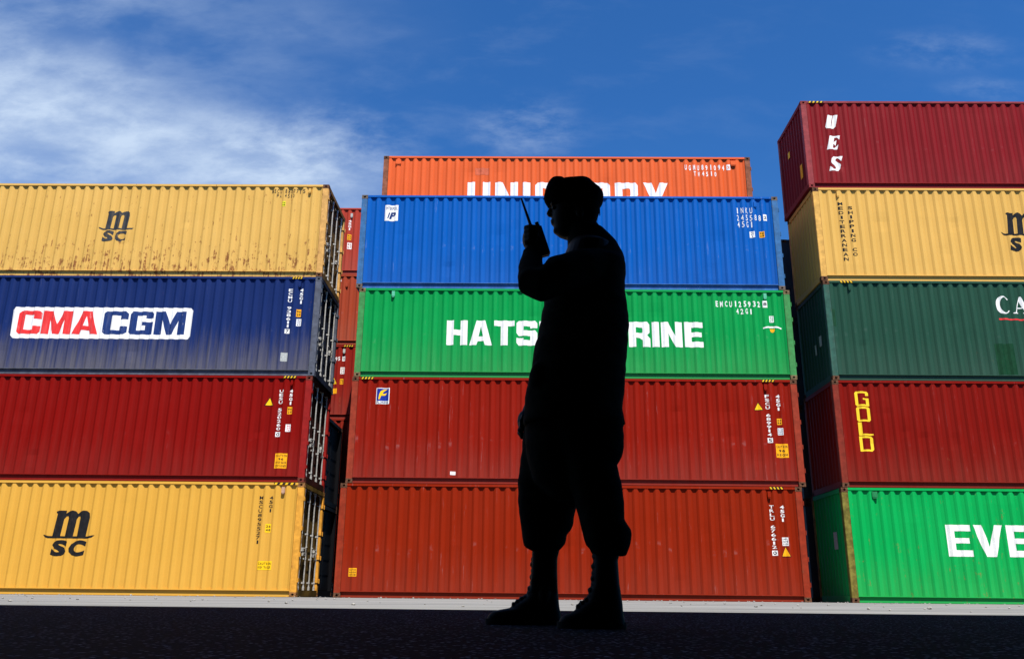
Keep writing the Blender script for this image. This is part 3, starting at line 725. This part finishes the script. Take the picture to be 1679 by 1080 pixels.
# --- right stack
xr = lambda e: e + L/2
p = paint('emerald green paint', (.002, .38, .08), 11, fade=.22, scuff=.15, rust=.09, dirt=.08, streak=.35, low_rust=.03, dust=(.25, .30, .10))
C_R1 = container('bright green container on the ground at the right with huge white letters', xr(7.754), CC + .006, ZH[0], HC, p, 11, plain('rusted olive post', (.17, .15, .03), .8, .4, 5, chip=1.0, under=(.16, .045, .015)), RUST, dents=14, amp=.006)
mark('lettering', shapes_bm(word_shapes('EVERGREEN', 10.37, 17.1, 1.16, 1.96, .1, .27, .2)), TEXTW, C_R1)
vent(C_R1, 8.62, 2.72, plain('dull green vent', (.02, .2, .07)), w_=.14)
p = paint('oxide red paint', (.21, .006, .002), 12, fade=.25, scuff=.35, rust=.03, dirt=.12, streak=.3, dust=(.25, .13, .09))
C_R2 = container('dark red container with a column of yellow letters at the right', xr(7.805), CC + .006, ZH[1], HC, p, 12, rustpost('oxide red post', (.20, .025, .014), .6), dents=18, amp=.006)
gk = dict(t=.2, s=.125)
for ch, (a, b, c_, d) in dict(G=(8.40, 8.77, 5.09, 5.50), O=(8.40, 8.77, 4.67, 5.07), L=(8.41, 8.79, 4.29, 4.65), D=(8.40, 8.77, 3.86, 4.27)).items():
    mark('lettering', shapes_bm(word_shapes(ch, a, b, c_, d, **gk)), GOLDY, C_R2)
p = paint('bottle green paint', (.018, .070, .044), 13, fade=.3, scuff=.2, rust=.02, dirt=.12, streak=.3, dust=(.13, .17, .14))
C_R3 = container('dark bottle green container with white serif letters, third from the ground at the right', xr(7.846), CC + .006, ZH[2], HC, p, 13, rustpost('bottle green post', (.03, .10, .075), .4))
def serifC(x0, x1, z0, z1):
    cx, cz, rx, rz = (x0+x1)/2, (z0+z1)/2, (x1-x0)/2, (z1-z0)/2
    o_ = arc(cx, cz, rx, 38, 322, 22, rz); i_ = arc(cx + rx*.18, cz, rx*.62, 318, 42, 22, rz*.86)
    return [o_ + i_]
def serifA(x0, x1, z0, z1):
    w_ = x1 - x0; h = z1 - z0; P = lambda l: [(x0 + a*w_, z0 + b*h) for a, b in l]
    return [P([(0,0),(.30,0),(.30,.05),(.21,.07),(.29,.30),(.60,.30),(.68,.07),(.58,.05),(.58,0),(1,0),(1,.05),(.92,.07),(.58,1),(.50,1),(.14,.07),(0,.05)]), P([(.31,.36),(.56,.36),(.44,.74)])]
def serifI(x0, x1, z0, z1):
    w_ = x1 - x0; h = z1 - z0
    return [[(x0 + a*w_, z0 + b*h) for a, b in [(0,0),(1,0),(1,.05),(.72,.07),(.72,.93),(1,.95),(1,1),(0,1),(0,.95),(.28,.93),(.28,.07),(0,.05)]]]
mark('lettering', shapes_bm([serifC(12.64, 13.05, 7.75, 8.28), serifA(13.08, 13.56, 7.76, 8.26), serifI(13.60, 13.82, 7.76, 8.26)]), TEXTW, C_R3)
mark('lettering', shapes_bm([[[(12.67, 7.58), (13.3, 7.56), (13.85, 7.60), (13.85, 7.64), (13.3, 7.60), (12.67, 7.63)]]]), DARKRED, C_R3)
gp = plain('newer green touch up', (.008, .05, .02), .5)
mark('touched_up_patch', rect_bm(7.90, 8.10, 7.36, 7.86), gp, C_R3, .002); mark('touched_up_patch', rect_bm(12.42, 12.94, 6.00, 6.88), gp, C_R3, .002)
stripes(C_R3[0], -5.62, -5.25, HC, -1); vent(C_R3, 8.58, 8.52, p, w_=.07)
p = paint('sand yellow paint', (.72, .42, .10), 14, contrast=.28, fade=.2, scuff=.12, rust=.015, dirt=.03, streak=.12, dust=(.45, .34, .16))
C_R4 = container('clean yellow container with a long name in two black columns, under the maroon one', xr(7.819), CC + .006, ZH[3], HC, p, 14, rustpost('yellow post', (.68, .38, .09), .35), dents=12, amp=.006)
def slant(bm, k, zt):
    for v in bm.verts: v.co.x += (v.co.z - zt) * k
    return bm
mark('lettering', column_bm('MEDITERRANEAN', 8.52, 8.66, 9.30, 11.18, .025, .7), BLACK, C_R4)
mark('lettering', column_bm('SHIPPING', 8.80, 8.93, 9.89, 11.05, .025, .7), BLACK, C_R4); mark('lettering', column_bm('CO', 8.80, 8.93, 9.45, 9.74, .025, .7), BLACK, C_R4)
msc(C_R4, 13.31, 14.05, 10.20, 10.86, 13.31, 14.02, 9.64, 10.08, BLACK); vent(C_R4, 8.55, 11.42, p, w_=.07)
p = paint('maroon paint', (.22, .008, .012), 15, fade=.42, scuff=.2, rust=.005, dirt=.03, streak=.35)
C_R5 = container('maroon container on top of the right stack with three slanted white letters', xr(7.733), CC + .006, ZH[4], HC, p, 15, plain('faded maroon post', (.27, .04, .045), .5, .2, 5, chip=.2, under=(.3, .1, .1)), plain('maroon casting', (.22, .03, .03), .7, .3, 20), rail=plain('faded maroon rail', (.25, .035, .04), .5, .2, 5))
def italic(polys, x0, x1, z0, z1, sh=.12):
    return [[[(x0 + a * (x1 - x0) * .8 + b * sh * (z1 - z0) * 2, z0 + b * (z1 - z0)) for a, b in c] for c in pl_] for pl_ in polys]
U_ = [[[(0.02,.14),(.14,0),(.84,.0),(1,.14),(1,1),(.60,1),(.60,.16),(.53,.16),(.53,1),(0.02,1)]]]
E_ = [[[(0,0),(1,0),(1,.34),(.72,.12),(.52,.12),(.52,.44),(.78,.28),(.78,.70),(.52,.54),(.52,.88),(.72,.88),(1,.70),(1,1),(0,1)]]]
S_ = [[[(.0,0),(.86,0),(1,.14),(1,.40),(.9,.5),(.42,.72),(.42,.86),(.62,.90),(.95,.66),(1.02,1),(.16,1),(0,.86),(0,.62),(.1,.5),(.58,.26),(.58,.14),(.40,.10),(.0,.32)]]]
for P_, z0_, z1_ in ((U_, 13.60, 14.05), (E_, 12.90, 13.35), (S_, 12.19, 12.66)):
    mark('lettering', shapes_bm(italic(P_, 8.40, 8.78, z0_, z1_)), TEXTW, C_R5)
stripes(C_R5[0], -5.86, -5.40, HC, 1)
def end_mark(c, y0, y1, z0, z1, mat):
    r = c[0]; bm = bmesh.new()
    for i in range(1):
        pts = ((-L/2 + .008, y0, z0), (-L/2 + .008, y1, z0), (-L/2 + .008, y1, z1), (-L/2 + .008, y0, z1))
    box(bm, -L/2 + .004, -L/2 + .012, y0, y1, z0, z1); obj('warning_label', bm, mat, r)
end_mark(C_R5, -.80, -.62, .55, 1.0, AMBER); end_mark(C_R5, .18, .34, 1.75, 1.95, YELL)
end_mark(C_R3, -.62, -.45, 1.15, 1.45, GREYL); end_mark(C_R3, -.15, -.05, 1.0, 1.3, GREYL); end_mark(C_R1, -.55, -.3, 1.35, 1.8, GREYL)

# --- the row seen through the left gap and the one in the right gap
plinth = bmesh.new(); box(plinth, -19.5, -5.9, 8.0, 11.0, 0, .45); pl_o = obj('plinth', plinth, ASPH); pl_o['kind'] = 'structure'
XB = -6.60
hb = paint('old red paint', (.24, .02, .01), 16, scuff=.3)
for k, (z_, lb) in enumerate(((.45, 'red container at the foot of the far stack seen through the left gap'), (3.36, 'red container second from the ground in the far stack behind the left gap'))):
    container(lb, xl(XB), 8.2 + CC, z_, HC, hb, 30 + k, dents=3, full=False)
p = paint('far dark red paint', (.26, .014, .008), 17, scuff=.2); B1 = container('dark red container in the left gap, third from the ground, with white and amber tags', xl(XB), 8.2 + CC, 6.26, 2.82, p, 33)
mark('lettering', row_bm('895', -7.86, -7.54, 8.47, 8.62, .03, .7), TEXTW, B1); sticker(B1, -7.48, -7.37, 8.46, 8.65, WHITE, ('2',), name='check_digit'); sticker(B1, -7.52, -7.36, 7.96, 8.22, WHITE, ('30', '24', '67'), p)
sticker(B1, -7.51, -7.38, 7.56, 7.77, AMBER, ('96', '29')); mark('warning_label', tri_bm(-7.88, -7.62, 7.57, 7.82), YELL, B1); sticker(B1, -7.9, -7.6, 7.2, 7.4, AMBER); stripes(B1[0], xl(XB) * 0 + 5.25, 5.62, 2.82, 1); vent(B1, -7.42, 8.85, GREYL)
p = paint('far brown red paint', (.36, .055, .022), 18, scuff=.5, dirt=.1, rust=.05); B2 = container('brownish red container in the left gap between two other red ones', xl(XB), 8.2 + CC, 9.11, 2.82, p, 34)
sticker(B2, -7.84, -7.70, 11.6, 11.8, p, ('5',), TEXTW, name='check_digit'); vent(B2, -7.50, 11.52, p)
p = paint('far rose red paint', (.40, .045, .026), 19, fade=.3, scuff=.2); B3 = container('light red container at the top of the left gap, level with the upper yellow one', xl(XB), 8.2 + CC, 11.96, 2.81, p, 35)
mark('lettering', column_bm('45G1', -7.61, -7.50, 13.80, 14.26, .03), TEXTW, B3); sticker(B3, -7.62, -7.47, 13.40, 13.63, AMBER, ('96', '29')); sticker(B3, -7.60, -7.43, 13.01, 13.28, WHITE, ('32', '67'), p); vent(B3, -7.50, 14.45, GREYL)
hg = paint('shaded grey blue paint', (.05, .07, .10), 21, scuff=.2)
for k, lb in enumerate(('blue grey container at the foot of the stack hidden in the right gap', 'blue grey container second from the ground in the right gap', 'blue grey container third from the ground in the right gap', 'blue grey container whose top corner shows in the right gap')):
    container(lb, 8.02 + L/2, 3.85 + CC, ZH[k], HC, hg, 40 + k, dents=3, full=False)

# ------------------------------------------------------------ unseen warehouse added behind the viewer so its roof shades the road
cotz = math.cos(R(SUN_AZ)) / math.tan(R(SUN_EL))
wr = thing('warehouse', 'long dark unseen warehouse with an open canopy, added to shade the road opposite the container stacks', 'warehouse', (0, -40, 0))
ZT = 6.4; YE = SHADE_Y - ZT * cotz
dk = plain('dark sheet steel', (.05, .052, .055), .8, .2)
bm = bmesh.new(); box(bm, -75, 75, .0, YE + 40, ZT - .35, ZT)
obj('canopy', bm, dk, wr)
bm = bmesh.new(); box(bm, -75, 75, -6, .0, 0, ZT + 3); obj('wall', bm, dk, wr)
for i in range(9):
    x = -72 + i * 18; bm = bmesh.new(); box(bm, x - .2, x + .2, 6.0, 6.4, 0, ZT - .35); obj('column', bm, dk, wr)
bm = bmesh.new(); box(bm, -75, 75, -6.2, .2, ZT + 3, ZT + 3.3); obj('roof', bm, dk, wr)

# ------------------------------------------------------------ pebbles on the concrete by the containers
rg = random.Random(5)
bm = bmesh.new()
for i in range(420):
    x = rg.uniform(-15, 14); y = rg.choice((rg.uniform(-1.2, -.05), rg.uniform(-15, -.1)))
    s = rg.uniform(.006, .02) * (1.7 if rg.random() < .06 else 1)
    m_ = Matrix.Translation((x, y, s * .3)) @ Matrix.Rotation(rg.uniform(0, 6), 4, 'Z') @ Matrix.Diagonal((s * rg.uniform(.8, 1.8), s, s * rg.uniform(.5, .9), 1))
    bmesh.ops.create_icosphere(bm, subdivisions=1, radius=1, matrix=m_)
g = obj('gravel', bm, plain('gravel stone', (.30, .29, .27), .9, .5, 30)); g['kind'] = 'stuff'; g['label'] = 'loose grit and pebbles lying along the foot of the containers'; g['category'] = 'gravel'
#PERSON#
# ------------------------------------------------------------ the person with the two-way radio
PY = -19.36
PO = Vector((-.45, -19.3, 0))
def ring(bm, c, rx, ry, n=28, p=2.3, ux=Vector((1, 0, 0)), uy=Vector((0, 1, 0))):
    out = []
    for i in range(n):
        a = 2 * PI * i / n; ca, sa = math.cos(a), math.sin(a)
        out.append(bm.verts.new(c + ux * (abs(ca) ** (2/p) * (1 if ca >= 0 else -1) * rx) + uy * (abs(sa) ** (2/p) * (1 if sa >= 0 else -1) * ry)))
    return out
def skin_rings(bm, rs):
    for A, B in zip(rs, rs[1:]):
        n = len(A)
        for i in range(n): bm.faces.new((A[i], A[(i+1) % n], B[(i+1) % n], B[i]))
    bm.faces.new(rs[0][::-1]); bm.faces.new(rs[-1])
def slices(bm, rows, y, p=2.3, n=28):
    """rows: (z, x front, x back, half depth, optional y shift)"""
    rs = [ring(bm, Vector(((r[1] + r[2]) / 2, y + (r[4] if len(r) > 4 else 0), r[0])), (r[2] - r[1]) / 2, r[3], n, p) for r in rows]
    skin_rings(bm, rs)
def limb(bm, pts, n=16):
    """pts: (x, y, z, radius)"""
    P = [Vector(q[:3]) for q in pts]; rs = []
    for i, q in enumerate(pts):
        d = ((P[min(i+1, len(P)-1)] - P[i]).normalized() + (P[i] - P[max(i-1, 0)]).normalized()).normalized()
        a = d.cross(Vector((.13, .31, .94))); a = (a if a.length > .1 else d.orthogonal()).normalized(); b = d.cross(a)
        rs.append(ring(bm, P[i], q[3], q[3], n, 2, a, b))
    skin_rings(bm, rs)
def ball(bm, c, rx, ry, rz):
    bmesh.ops.create_uvsphere(bm, u_segments=16, v_segments=12, radius=1, matrix=Matrix.Translation(c) @ Matrix.Diagonal((rx, ry, rz, 1)))
def fused(name, bm, mat, parent, voxel, smooth=2, wrinkle=0):
    """Fuse overlapping shapes into one continuous surface."""
    bmesh.ops.recalc_face_normals(bm, faces=bm.faces[:])
    for v in bm.verts: v.co -= PO
    me = bpy.data.meshes.new(name); bm.to_mesh(me); bm.free()
    tmp = bpy.data.objects.new(name, me); COL.objects.link(tmp)
    r_ = tmp.modifiers.new('r', 'REMESH'); r_.mode = 'VOXEL'; r_.voxel_size = voxel
    s_ = tmp.modifiers.new('s', 'SMOOTH'); s_.factor = .5; s_.iterations = smooth
    bpy.context.view_layer.update()
    dg = bpy.context.evaluated_depsgraph_get(); out = bpy.data.meshes.new_from_object(tmp.evaluated_get(dg))
    bpy.data.objects.remove(tmp); out.name = name
    if wrinkle:
        for v in out.vertices:
            q = v.co; k = noise.noise(Vector((q.x * 9, q.y * 9, q.z * 22))) + .5 * noise.noise(Vector((q.x * 24, q.y * 24, q.z * 40)))
            v.co += v.normal * k * wrinkle
    out.materials.clear(); out.materials.append(mat)
    for p_ in out.polygons: p_.use_smooth = True
    return mesh_obj(name, out, parent)
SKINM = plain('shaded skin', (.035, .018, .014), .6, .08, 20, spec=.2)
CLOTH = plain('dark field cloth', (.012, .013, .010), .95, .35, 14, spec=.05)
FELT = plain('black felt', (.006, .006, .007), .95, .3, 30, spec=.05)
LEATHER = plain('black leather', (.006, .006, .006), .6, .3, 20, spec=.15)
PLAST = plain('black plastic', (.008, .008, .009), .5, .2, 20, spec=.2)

# body: head, neck, trunk, arms, hands and legs as one surface
bm = bmesh.new()
slices(bm, [(1.872, -.47, -.42, .03), (1.852, -.525, -.365, .062), (1.825, -.543, -.345, .072), (1.79, -.549, -.335, .077), (1.76, -.547, -.332, .077), (1.742, -.541, -.334, .076),
    (1.725, -.543, -.340, .074), (1.705, -.543, -.346, .070), (1.688, -.541, -.350, .066), (1.668, -.536, -.352, .060), (1.650, -.533, -.354, .055), (1.636, -.529, -.362, .050), (1.622, -.514, -.375, .043), (1.612, -.49, -.39, .035)], PY, 2.15, 36)
limb(bm, [(-.541, PY, 1.757, .010), (-.553, PY, 1.740, .010), (-.5585, PY, 1.725, .011)], 10)          # nose
ball(bm, Vector((-.552, PY, 1.722)), .0105, .015, .008)
ball(bm, Vector((-.541, PY, 1.694)), .0085, .022, .006); ball(bm, Vector((-.539, PY, 1.683)), .0085, .020, .006)   # lips
ball(bm, Vector((-.524, PY, 1.648)), .014, .024, .016)                                                  # chin
ball(bm, Vector((-.541, PY - .03, 1.762)), .010, .024, .007); ball(bm, Vector((-.541, PY + .03, 1.762)), .010, .024, .007)   # brows
for s in (-1, 1): ball(bm, Vector((-.425, PY + s * .077, 1.705)), .018, .009, .032); ball(bm, Vector((-.42, PY + s * .082, 1.70)), .010, .007, .022)
limb(bm, [(-.415, PY, 1.68, .058), (-.412, PY, 1.62, .060), (-.405, PY, 1.55, .075)])
slices(bm, [(1.60, -.46, -.33, .08), (1.55, -.48, -.28, .16), (1.45, -.52, -.27, .17), (1.25, -.53, -.27, .15), (1.05, -.55, -.29, .14), (.85, -.60, -.31, .15), (.78, -.58, -.33, .12)], PY)
limb(bm, [(-.37, PY-.12, 1.44, .05), (-.50, PY-.23, 1.365, .045), (-.610, PY-.275, 1.295, .038), (-.641, PY-.19, 1.395, .034), (-.632, PY-.115, 1.49, .028), (-.638, PY-.10, 1.54, .026)])
limb(bm, [(-.40, PY+.17, 1.50, .05), (-.42, PY+.25, 1.22, .042), (-.53, PY+.25, 1.06, .036), (-.625, PY+.22, .93, .028), (-.645, PY+.215, .88, .026)])
# near hand closed round the radio: palm on the left of it, fingers across its near face, thumb up its far side
ball(bm, Vector((-.652, PY-.095, 1.565)), .021, .030, .044)
for zz, ln, rr in ((1.602, .95, .0088), (1.582, 1.05, .0092), (1.561, 1.0, .009), (1.541, .8, .008)):
    limb(bm, [(-.657, PY-.105, zz, rr+.002), (-.659, PY-.128, zz+.004, rr+.001), (-.640, PY-.146, zz+.002, rr), (-.636+.022*ln, PY-.148, zz-.002, rr*.95), (-.636+.034*ln, PY-.142, zz-.004, rr*.8)], 10)
limb(bm, [(-.643, PY-.075, 1.55, .013), (-.650, PY-.062, 1.585, .011), (-.641, PY-.058, 1.612, .0095), (-.625, PY-.060, 1.628, .008)], 10)
# far hand hanging, loosely closed
ball(bm, Vector((-.664, PY+.205, .838)), .026, .036, .046)
for k, (dy, zz, ln) in enumerate(((-.030, .812, .9), (-.010, .806, 1.05), (.011, .808, 1.0), (.030, .815, .8))):
    limb(bm, [(-0.674, PY+.205+dy, zz+.01, .0105), (-0.682, PY+.205+dy, zz-.020*ln, .0095), (-0.670, PY+.205+dy, zz-.040*ln, .009), (-.645, PY+.205+dy, zz-.036*ln, .0085), (-.637, PY+.205+dy, zz-.022*ln, .0075)], 10)
limb(bm, [(-.660, PY+.168, .858, .013), (-.672, PY+.158, .832, .011), (-.672, PY+.160, .808, .0095), (-.664, PY+.165, .792, .008)], 10)
for (yl, ya, xf, xk) in ((-19.20, -19.10, -.55, -.570), (-19.43, -19.43, -.39, -.348)):
    limb(bm, [(xf, yl, .86, .085), (xf, yl, .70, .08), ((xf+xk)/2, yl, .5, .062), (xk, yl * .8 + ya * .2, .33, .042), (xk, ya * .8 + yl * .2, .15, .034), (xk - .01, ya, .05, .030)])
person = thing('person', 'person in dark loose uniform and soft beret standing in shade, talking into a handheld radio', 'person', PO)
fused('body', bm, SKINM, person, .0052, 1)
bm = bmesh.new()      # short dark hair below the beret
slices(bm, [(1.775, -.47, -.330, .081), (1.757, -.465, -.3285, .081), (1.735, -.455, -.332, .080), (1.715, -.44, -.339, .077), (1.70, -.425, -.343, .072), (1.685, -.41, -.348, .064), (1.672, -.395, -.353, .050)], PY, 2.15, 32)
fused('hair', bm, FELT, person, .006, 1)
for s in (-1, 1):
    bm = bmesh.new(); ball(bm, Vector((-.534, PY + s * .030, 1.744)) - PO, .010, .012, .009); obj('eye', bm, plain('eye', (.03, .028, .026), .4), person, True)

bm = bmesh.new()
slices(bm, [(1.684, -.462, -.350, .062), (1.668, -.474, -.338, .076), (1.655, -.476, -.330, .080), (1.645, -.476, -.312, .086), (1.637, -.476, -.308, .088), (1.615, -.475, -.285, .095), (1.575, -.474, -.258, .110), (1.53, -.475, -.240, .138), (1.495, -.480, -.230, .165), (1.465, -.490, -.227, .198),
    (1.43, -.515, -.230, .215), (1.39, -.545, -.234, .222), (1.353, -.575, -.233, .215), (1.30, -.579, -.228, .210), (1.25, -.589, -.224, .205), (1.20, -.600, -.221, .205), (1.139, -.610, -.226, .205), (1.122, -.619, -.229, .205),
    (1.06, -.626, -.236, .205), (1.01, -.632, -.240, .205), (.97, -.641, -.245, .205), (.92, -.655, -.249, .205), (.87, -.660, -.257, .205), (.845, -.661, -.259, .205), (.80, -.664, -.252, .208), (.782, -.664, -.249, .208)], PY, 2.4, 40)
limb(bm, [(-.36, PY-.13, 1.42, .085), (-.43, PY-.19, 1.395, .086), (-.53, PY-.25, 1.340, .082), (-.600, PY-.282, 1.290, .068), (-.635, PY-.262, 1.310, .062), (-.638, PY-.19, 1.395, .052), (-.632, PY-.130, 1.468, .043), (-.631, PY-.112, 1.500, .038)], 20)
limb(bm, [(-.38, PY+.13, 1.50, .085), (-.41, PY+.22, 1.38, .082), (-.43, PY+.25, 1.22, .074), (-.51, PY+.25, 1.07, .066), (-.59, PY+.23, .955, .052), (-.612, PY+.222, .915, .046), (-.620, PY+.22, .890, .042)], 20)
ball(bm, Vector((-.60, PY - .10, .95)), .045, .07, .075)       # lower pocket
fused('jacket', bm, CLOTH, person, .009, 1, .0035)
bm = bmesh.new(); box(bm, -.475, -.385, PY - .215, PY - .200, 1.30, 1.42)
for v in bm.verts: v.co -= PO
obj('chest_pocket', bm, CLOTH, person)

bm = bmesh.new(); F = -19.20; N = -19.43
slices(bm, [(.98, -.60, -.27, .17), (.85, -.64, -.275, .185), (.78, -.655, -.270, .19), (.70, -.655, -.275, .19), (.62, -.64, -.31, .17), (.56, -.62, -.33, .14), (.50, -.56, -.36, .10), (.465, -.48, -.42, .05)], -19.32, 2.4, 36)
slices(bm, [(.80, -.660, -.42, .11), (.755, -.666, -.42, .11), (.689, -.671, -.42, .11), (.618, -.680, -.425, .11), (.568, -.685, -.43, .11), (.492, -.685, -.438, .108), (.457, -.681, -.443, .106), (.432, -.678, -.449, .105), (.395, -.672, -.455, .103), (.376, -.669, -.465, .10),
    (.357, -.666, -.481, .098), (.346, -.665, -.482, .098), (.332, -.663, -.486, .097), (.318, -.661, -.490, .096), (.308, -.655, -.498, .090), (.300, -.642, -.505, .08), (.288, -.622, -.518, .06)], F, 2.5, 32)
slices(bm, [(.80, -.56, -.262, .12), (.759, -.55, -.266, .12), (.722, -.54, -.262, .12), (.685, -.53, -.262, .12), (.649, -.52, -.269, .118), (.627, -.51, -.280, .115), (.611, -.505, -.295, .112), (.564, -.49, -.284, .11), (.522, -.48, -.276, .11), (.487, -.466, -.272, .108), (.44, -.455, -.271, .106),
    (.426, -.450, -.271, .105), (.40, -.443, -.272, .104), (.386, -.440, -.262, .104), (.364, -.436, -.248, .104), (.345, -.432, -.245, .104), (.325, -.427, -.247, .103), (.304, -.419, -.251, .10), (.290, -.405, -.256, .095), (.275, -.398, -.262, .08), (.263, -.392, -.267, .06)], N, 2.5, 32)
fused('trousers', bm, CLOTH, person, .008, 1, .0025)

def boot(y, rows, laces, sole, dy):
    bm = bmesh.new(); slices(bm, rows, y, 2.5, 32)
    for (x, z) in laces: ball(bm, Vector((x + .004, y, z)), .0065, .026, .0095)
    b = fused('boot', bm, LEATHER, person, .0045, 1)
    bm = bmesh.new(); x0, x1 = sole; cx = (x0 + x1) / 2; n = 30; lo = []; hi = []
    for i in range(n):
        a = 2 * PI * i / n; ca, sa = math.cos(a), math.sin(a); u = (abs(ca) ** .75) * (1 if ca > 0 else -1)
        wv = .047 - .008 * math.cos(a * 2 + .5)
        px = cx + u * (x1 - x0) / 2; py = y + dy * (cx - px) / .3 * 0 + sa * wv
        lo.append(bm.verts.new((px, py, .001))); hi.append(bm.verts.new((px, py, .024)))
    for i in range(n): bm.faces.new((lo[i], lo[(i+1) % n], hi[(i+1) % n], hi[i]))
    bm.faces.new(lo[::-1]); bm.faces.new(hi)
    for v in bm.verts: v.co -= PO
    obj('sole', bm, RUBBER, b)
boot(-19.09, [(.33, -.622, -.508, .054, -.09), (.30, -.624, -.510, .054, -.09), (.263, -.625, -.519, .052, -.07), (.215, -.627, -.519, .050, -.05), (.184, -.629, -.518, .049, -.04), (.16, -.630, -.517, .048, -.02), (.142, -.634, -.516, .047, -.01), (.126, -.640, -.514, .046, 0),
    (.105, -.656, -.512, .046, 0), (.092, -.676, -.511, .047, 0), (.079, -.698, -.510, .047, 0), (.066, -.716, -.508, .048, 0), (.058, -.760, -.506, .048, 0), (.050, -.790, -.504, .048, 0), (.034, -.806, -.503, .048, 0), (.012, -.810, -.502, .047, 0)],
    [(-.626, .262), (-.630, .240), (-.627, .215), (-.632, .190), (-.631, .166), (-.641, .145), (-.643, .126), (-.658, .110), (-.674, .103), (-.690, .092), (-.706, .081)], (-.816, -.498), 0)
boot(-19.43, [(.31, -.400, -.288, .054), (.265, -.396, -.293, .053), (.247, -.393, -.299, .052), (.20, -.397, -.297, .050), (.16, -.399, -.295, .048), (.140, -.408, -.292, .047), (.114, -.414, -.289, .046), (.096, -.424, -.286, .046), (.085, -.443, -.285, .047), (.066, -.464, -.284, .048),
    (.056, -.482, -.283, .048), (.045, -.512, -.281, .048), (.03, -.525, -.279, .048), (.012, -.528, -.277, .047)],
    [(-.396, .262), (-.400, .225), (-.399, .200), (-.403, .180), (-.402, .158), (-.414, .138), (-.416, .115), (-.430, .102), (-.446, .092), (-.460, .078)], (-.534, -.272), 0)

bm = bmesh.new()
slices(bm, [(1.912, -.438, -.400, .03), (1.906, -.462, -.388, .05), (1.899, -.470, -.379, .065), (1.890, -.474, -.370, .080), (1.880, -.49, -.360, .092), (1.872, -.54, -.354, .100), (1.859, -.568, -.339, .110), (1.838, -.576, -.320, .116), (1.813, -.577, -.314, .116), (1.79, -.572, -.316, .108), (1.775, -.562, -.323, .098), (1.760, -.552, -.331, .086), (1.752, -.545, -.338, .08)], PY, 2.3, 40)
slices(bm, [(1.914, -.512, -.492, .02), (1.908, -.530, -.487, .04), (1.897, -.544, -.484, .06), (1.884, -.558, -.480, .08), (1.86, -.570, -.46, .09), (1.82, -.575, -.45, .09)], PY - .01, 2.3, 28)
for k, (a, zz) in enumerate(((-.44, 1.905), (-.395, 1.893), (-.362, 1.862), (-.348, 1.828))): ball(bm, Vector((a, PY, zz)), .030, .05, .012)
for v in bm.verts:
    if v.co.z > 1.80: v.co.z = 1.80 + (v.co.z - 1.80) * .83
hat = fused('beret', bm, FELT, person, .0045, 1, .006)
bm = bmesh.new(); box(bm, -.3325, -.3295, PY - .008, PY + .004, 1.722, 1.765)
for v in bm.verts: v.co -= PO
obj('ribbon', bm, FELT, hat)

# two-way radio in the raised hand
radio = thing('walkie_talkie', 'black handheld radio with a long stub antenna held up near the face', 'handheld radio', (-.603, PY - .105, 1.56))
rm = Matrix.Rotation(R(-17), 4, 'Y')
def rput(name, bm):
    bmesh.ops.transform(bm, matrix=rm, verts=bm.verts[:]); return obj(name, bm, PLAST, radio)
bm = bmesh.new(); box(bm, -.026, .028, -.019, .019, -.080, .060); bmesh.ops.bevel(bm, geom=bm.edges[:], offset=.006, segments=2, affect='EDGES')
body_ = rput('casing', bm)
bm = bmesh.new(); tube(bm, (-.014, 0, .055), (-.014, 0, .075), .0085, 12); tube(bm, (-.014, 0, .072), (-.016, 0, .205), .0068, 12, .0042); rput('antenna', bm)
bm = bmesh.new(); tube(bm, (.014, 0, .055), (.014, 0, .078), .0085, 12); rput('knob', bm)
bm = bmesh.new(); box(bm, -.016, .018, -.0205, -.0185, .0, .03)
for i in range(4): box(bm, -.014, .016, -.0208, -.0186, -.05 + i * .011, -.045 + i * .011)
rput('speaker_grille', bm)
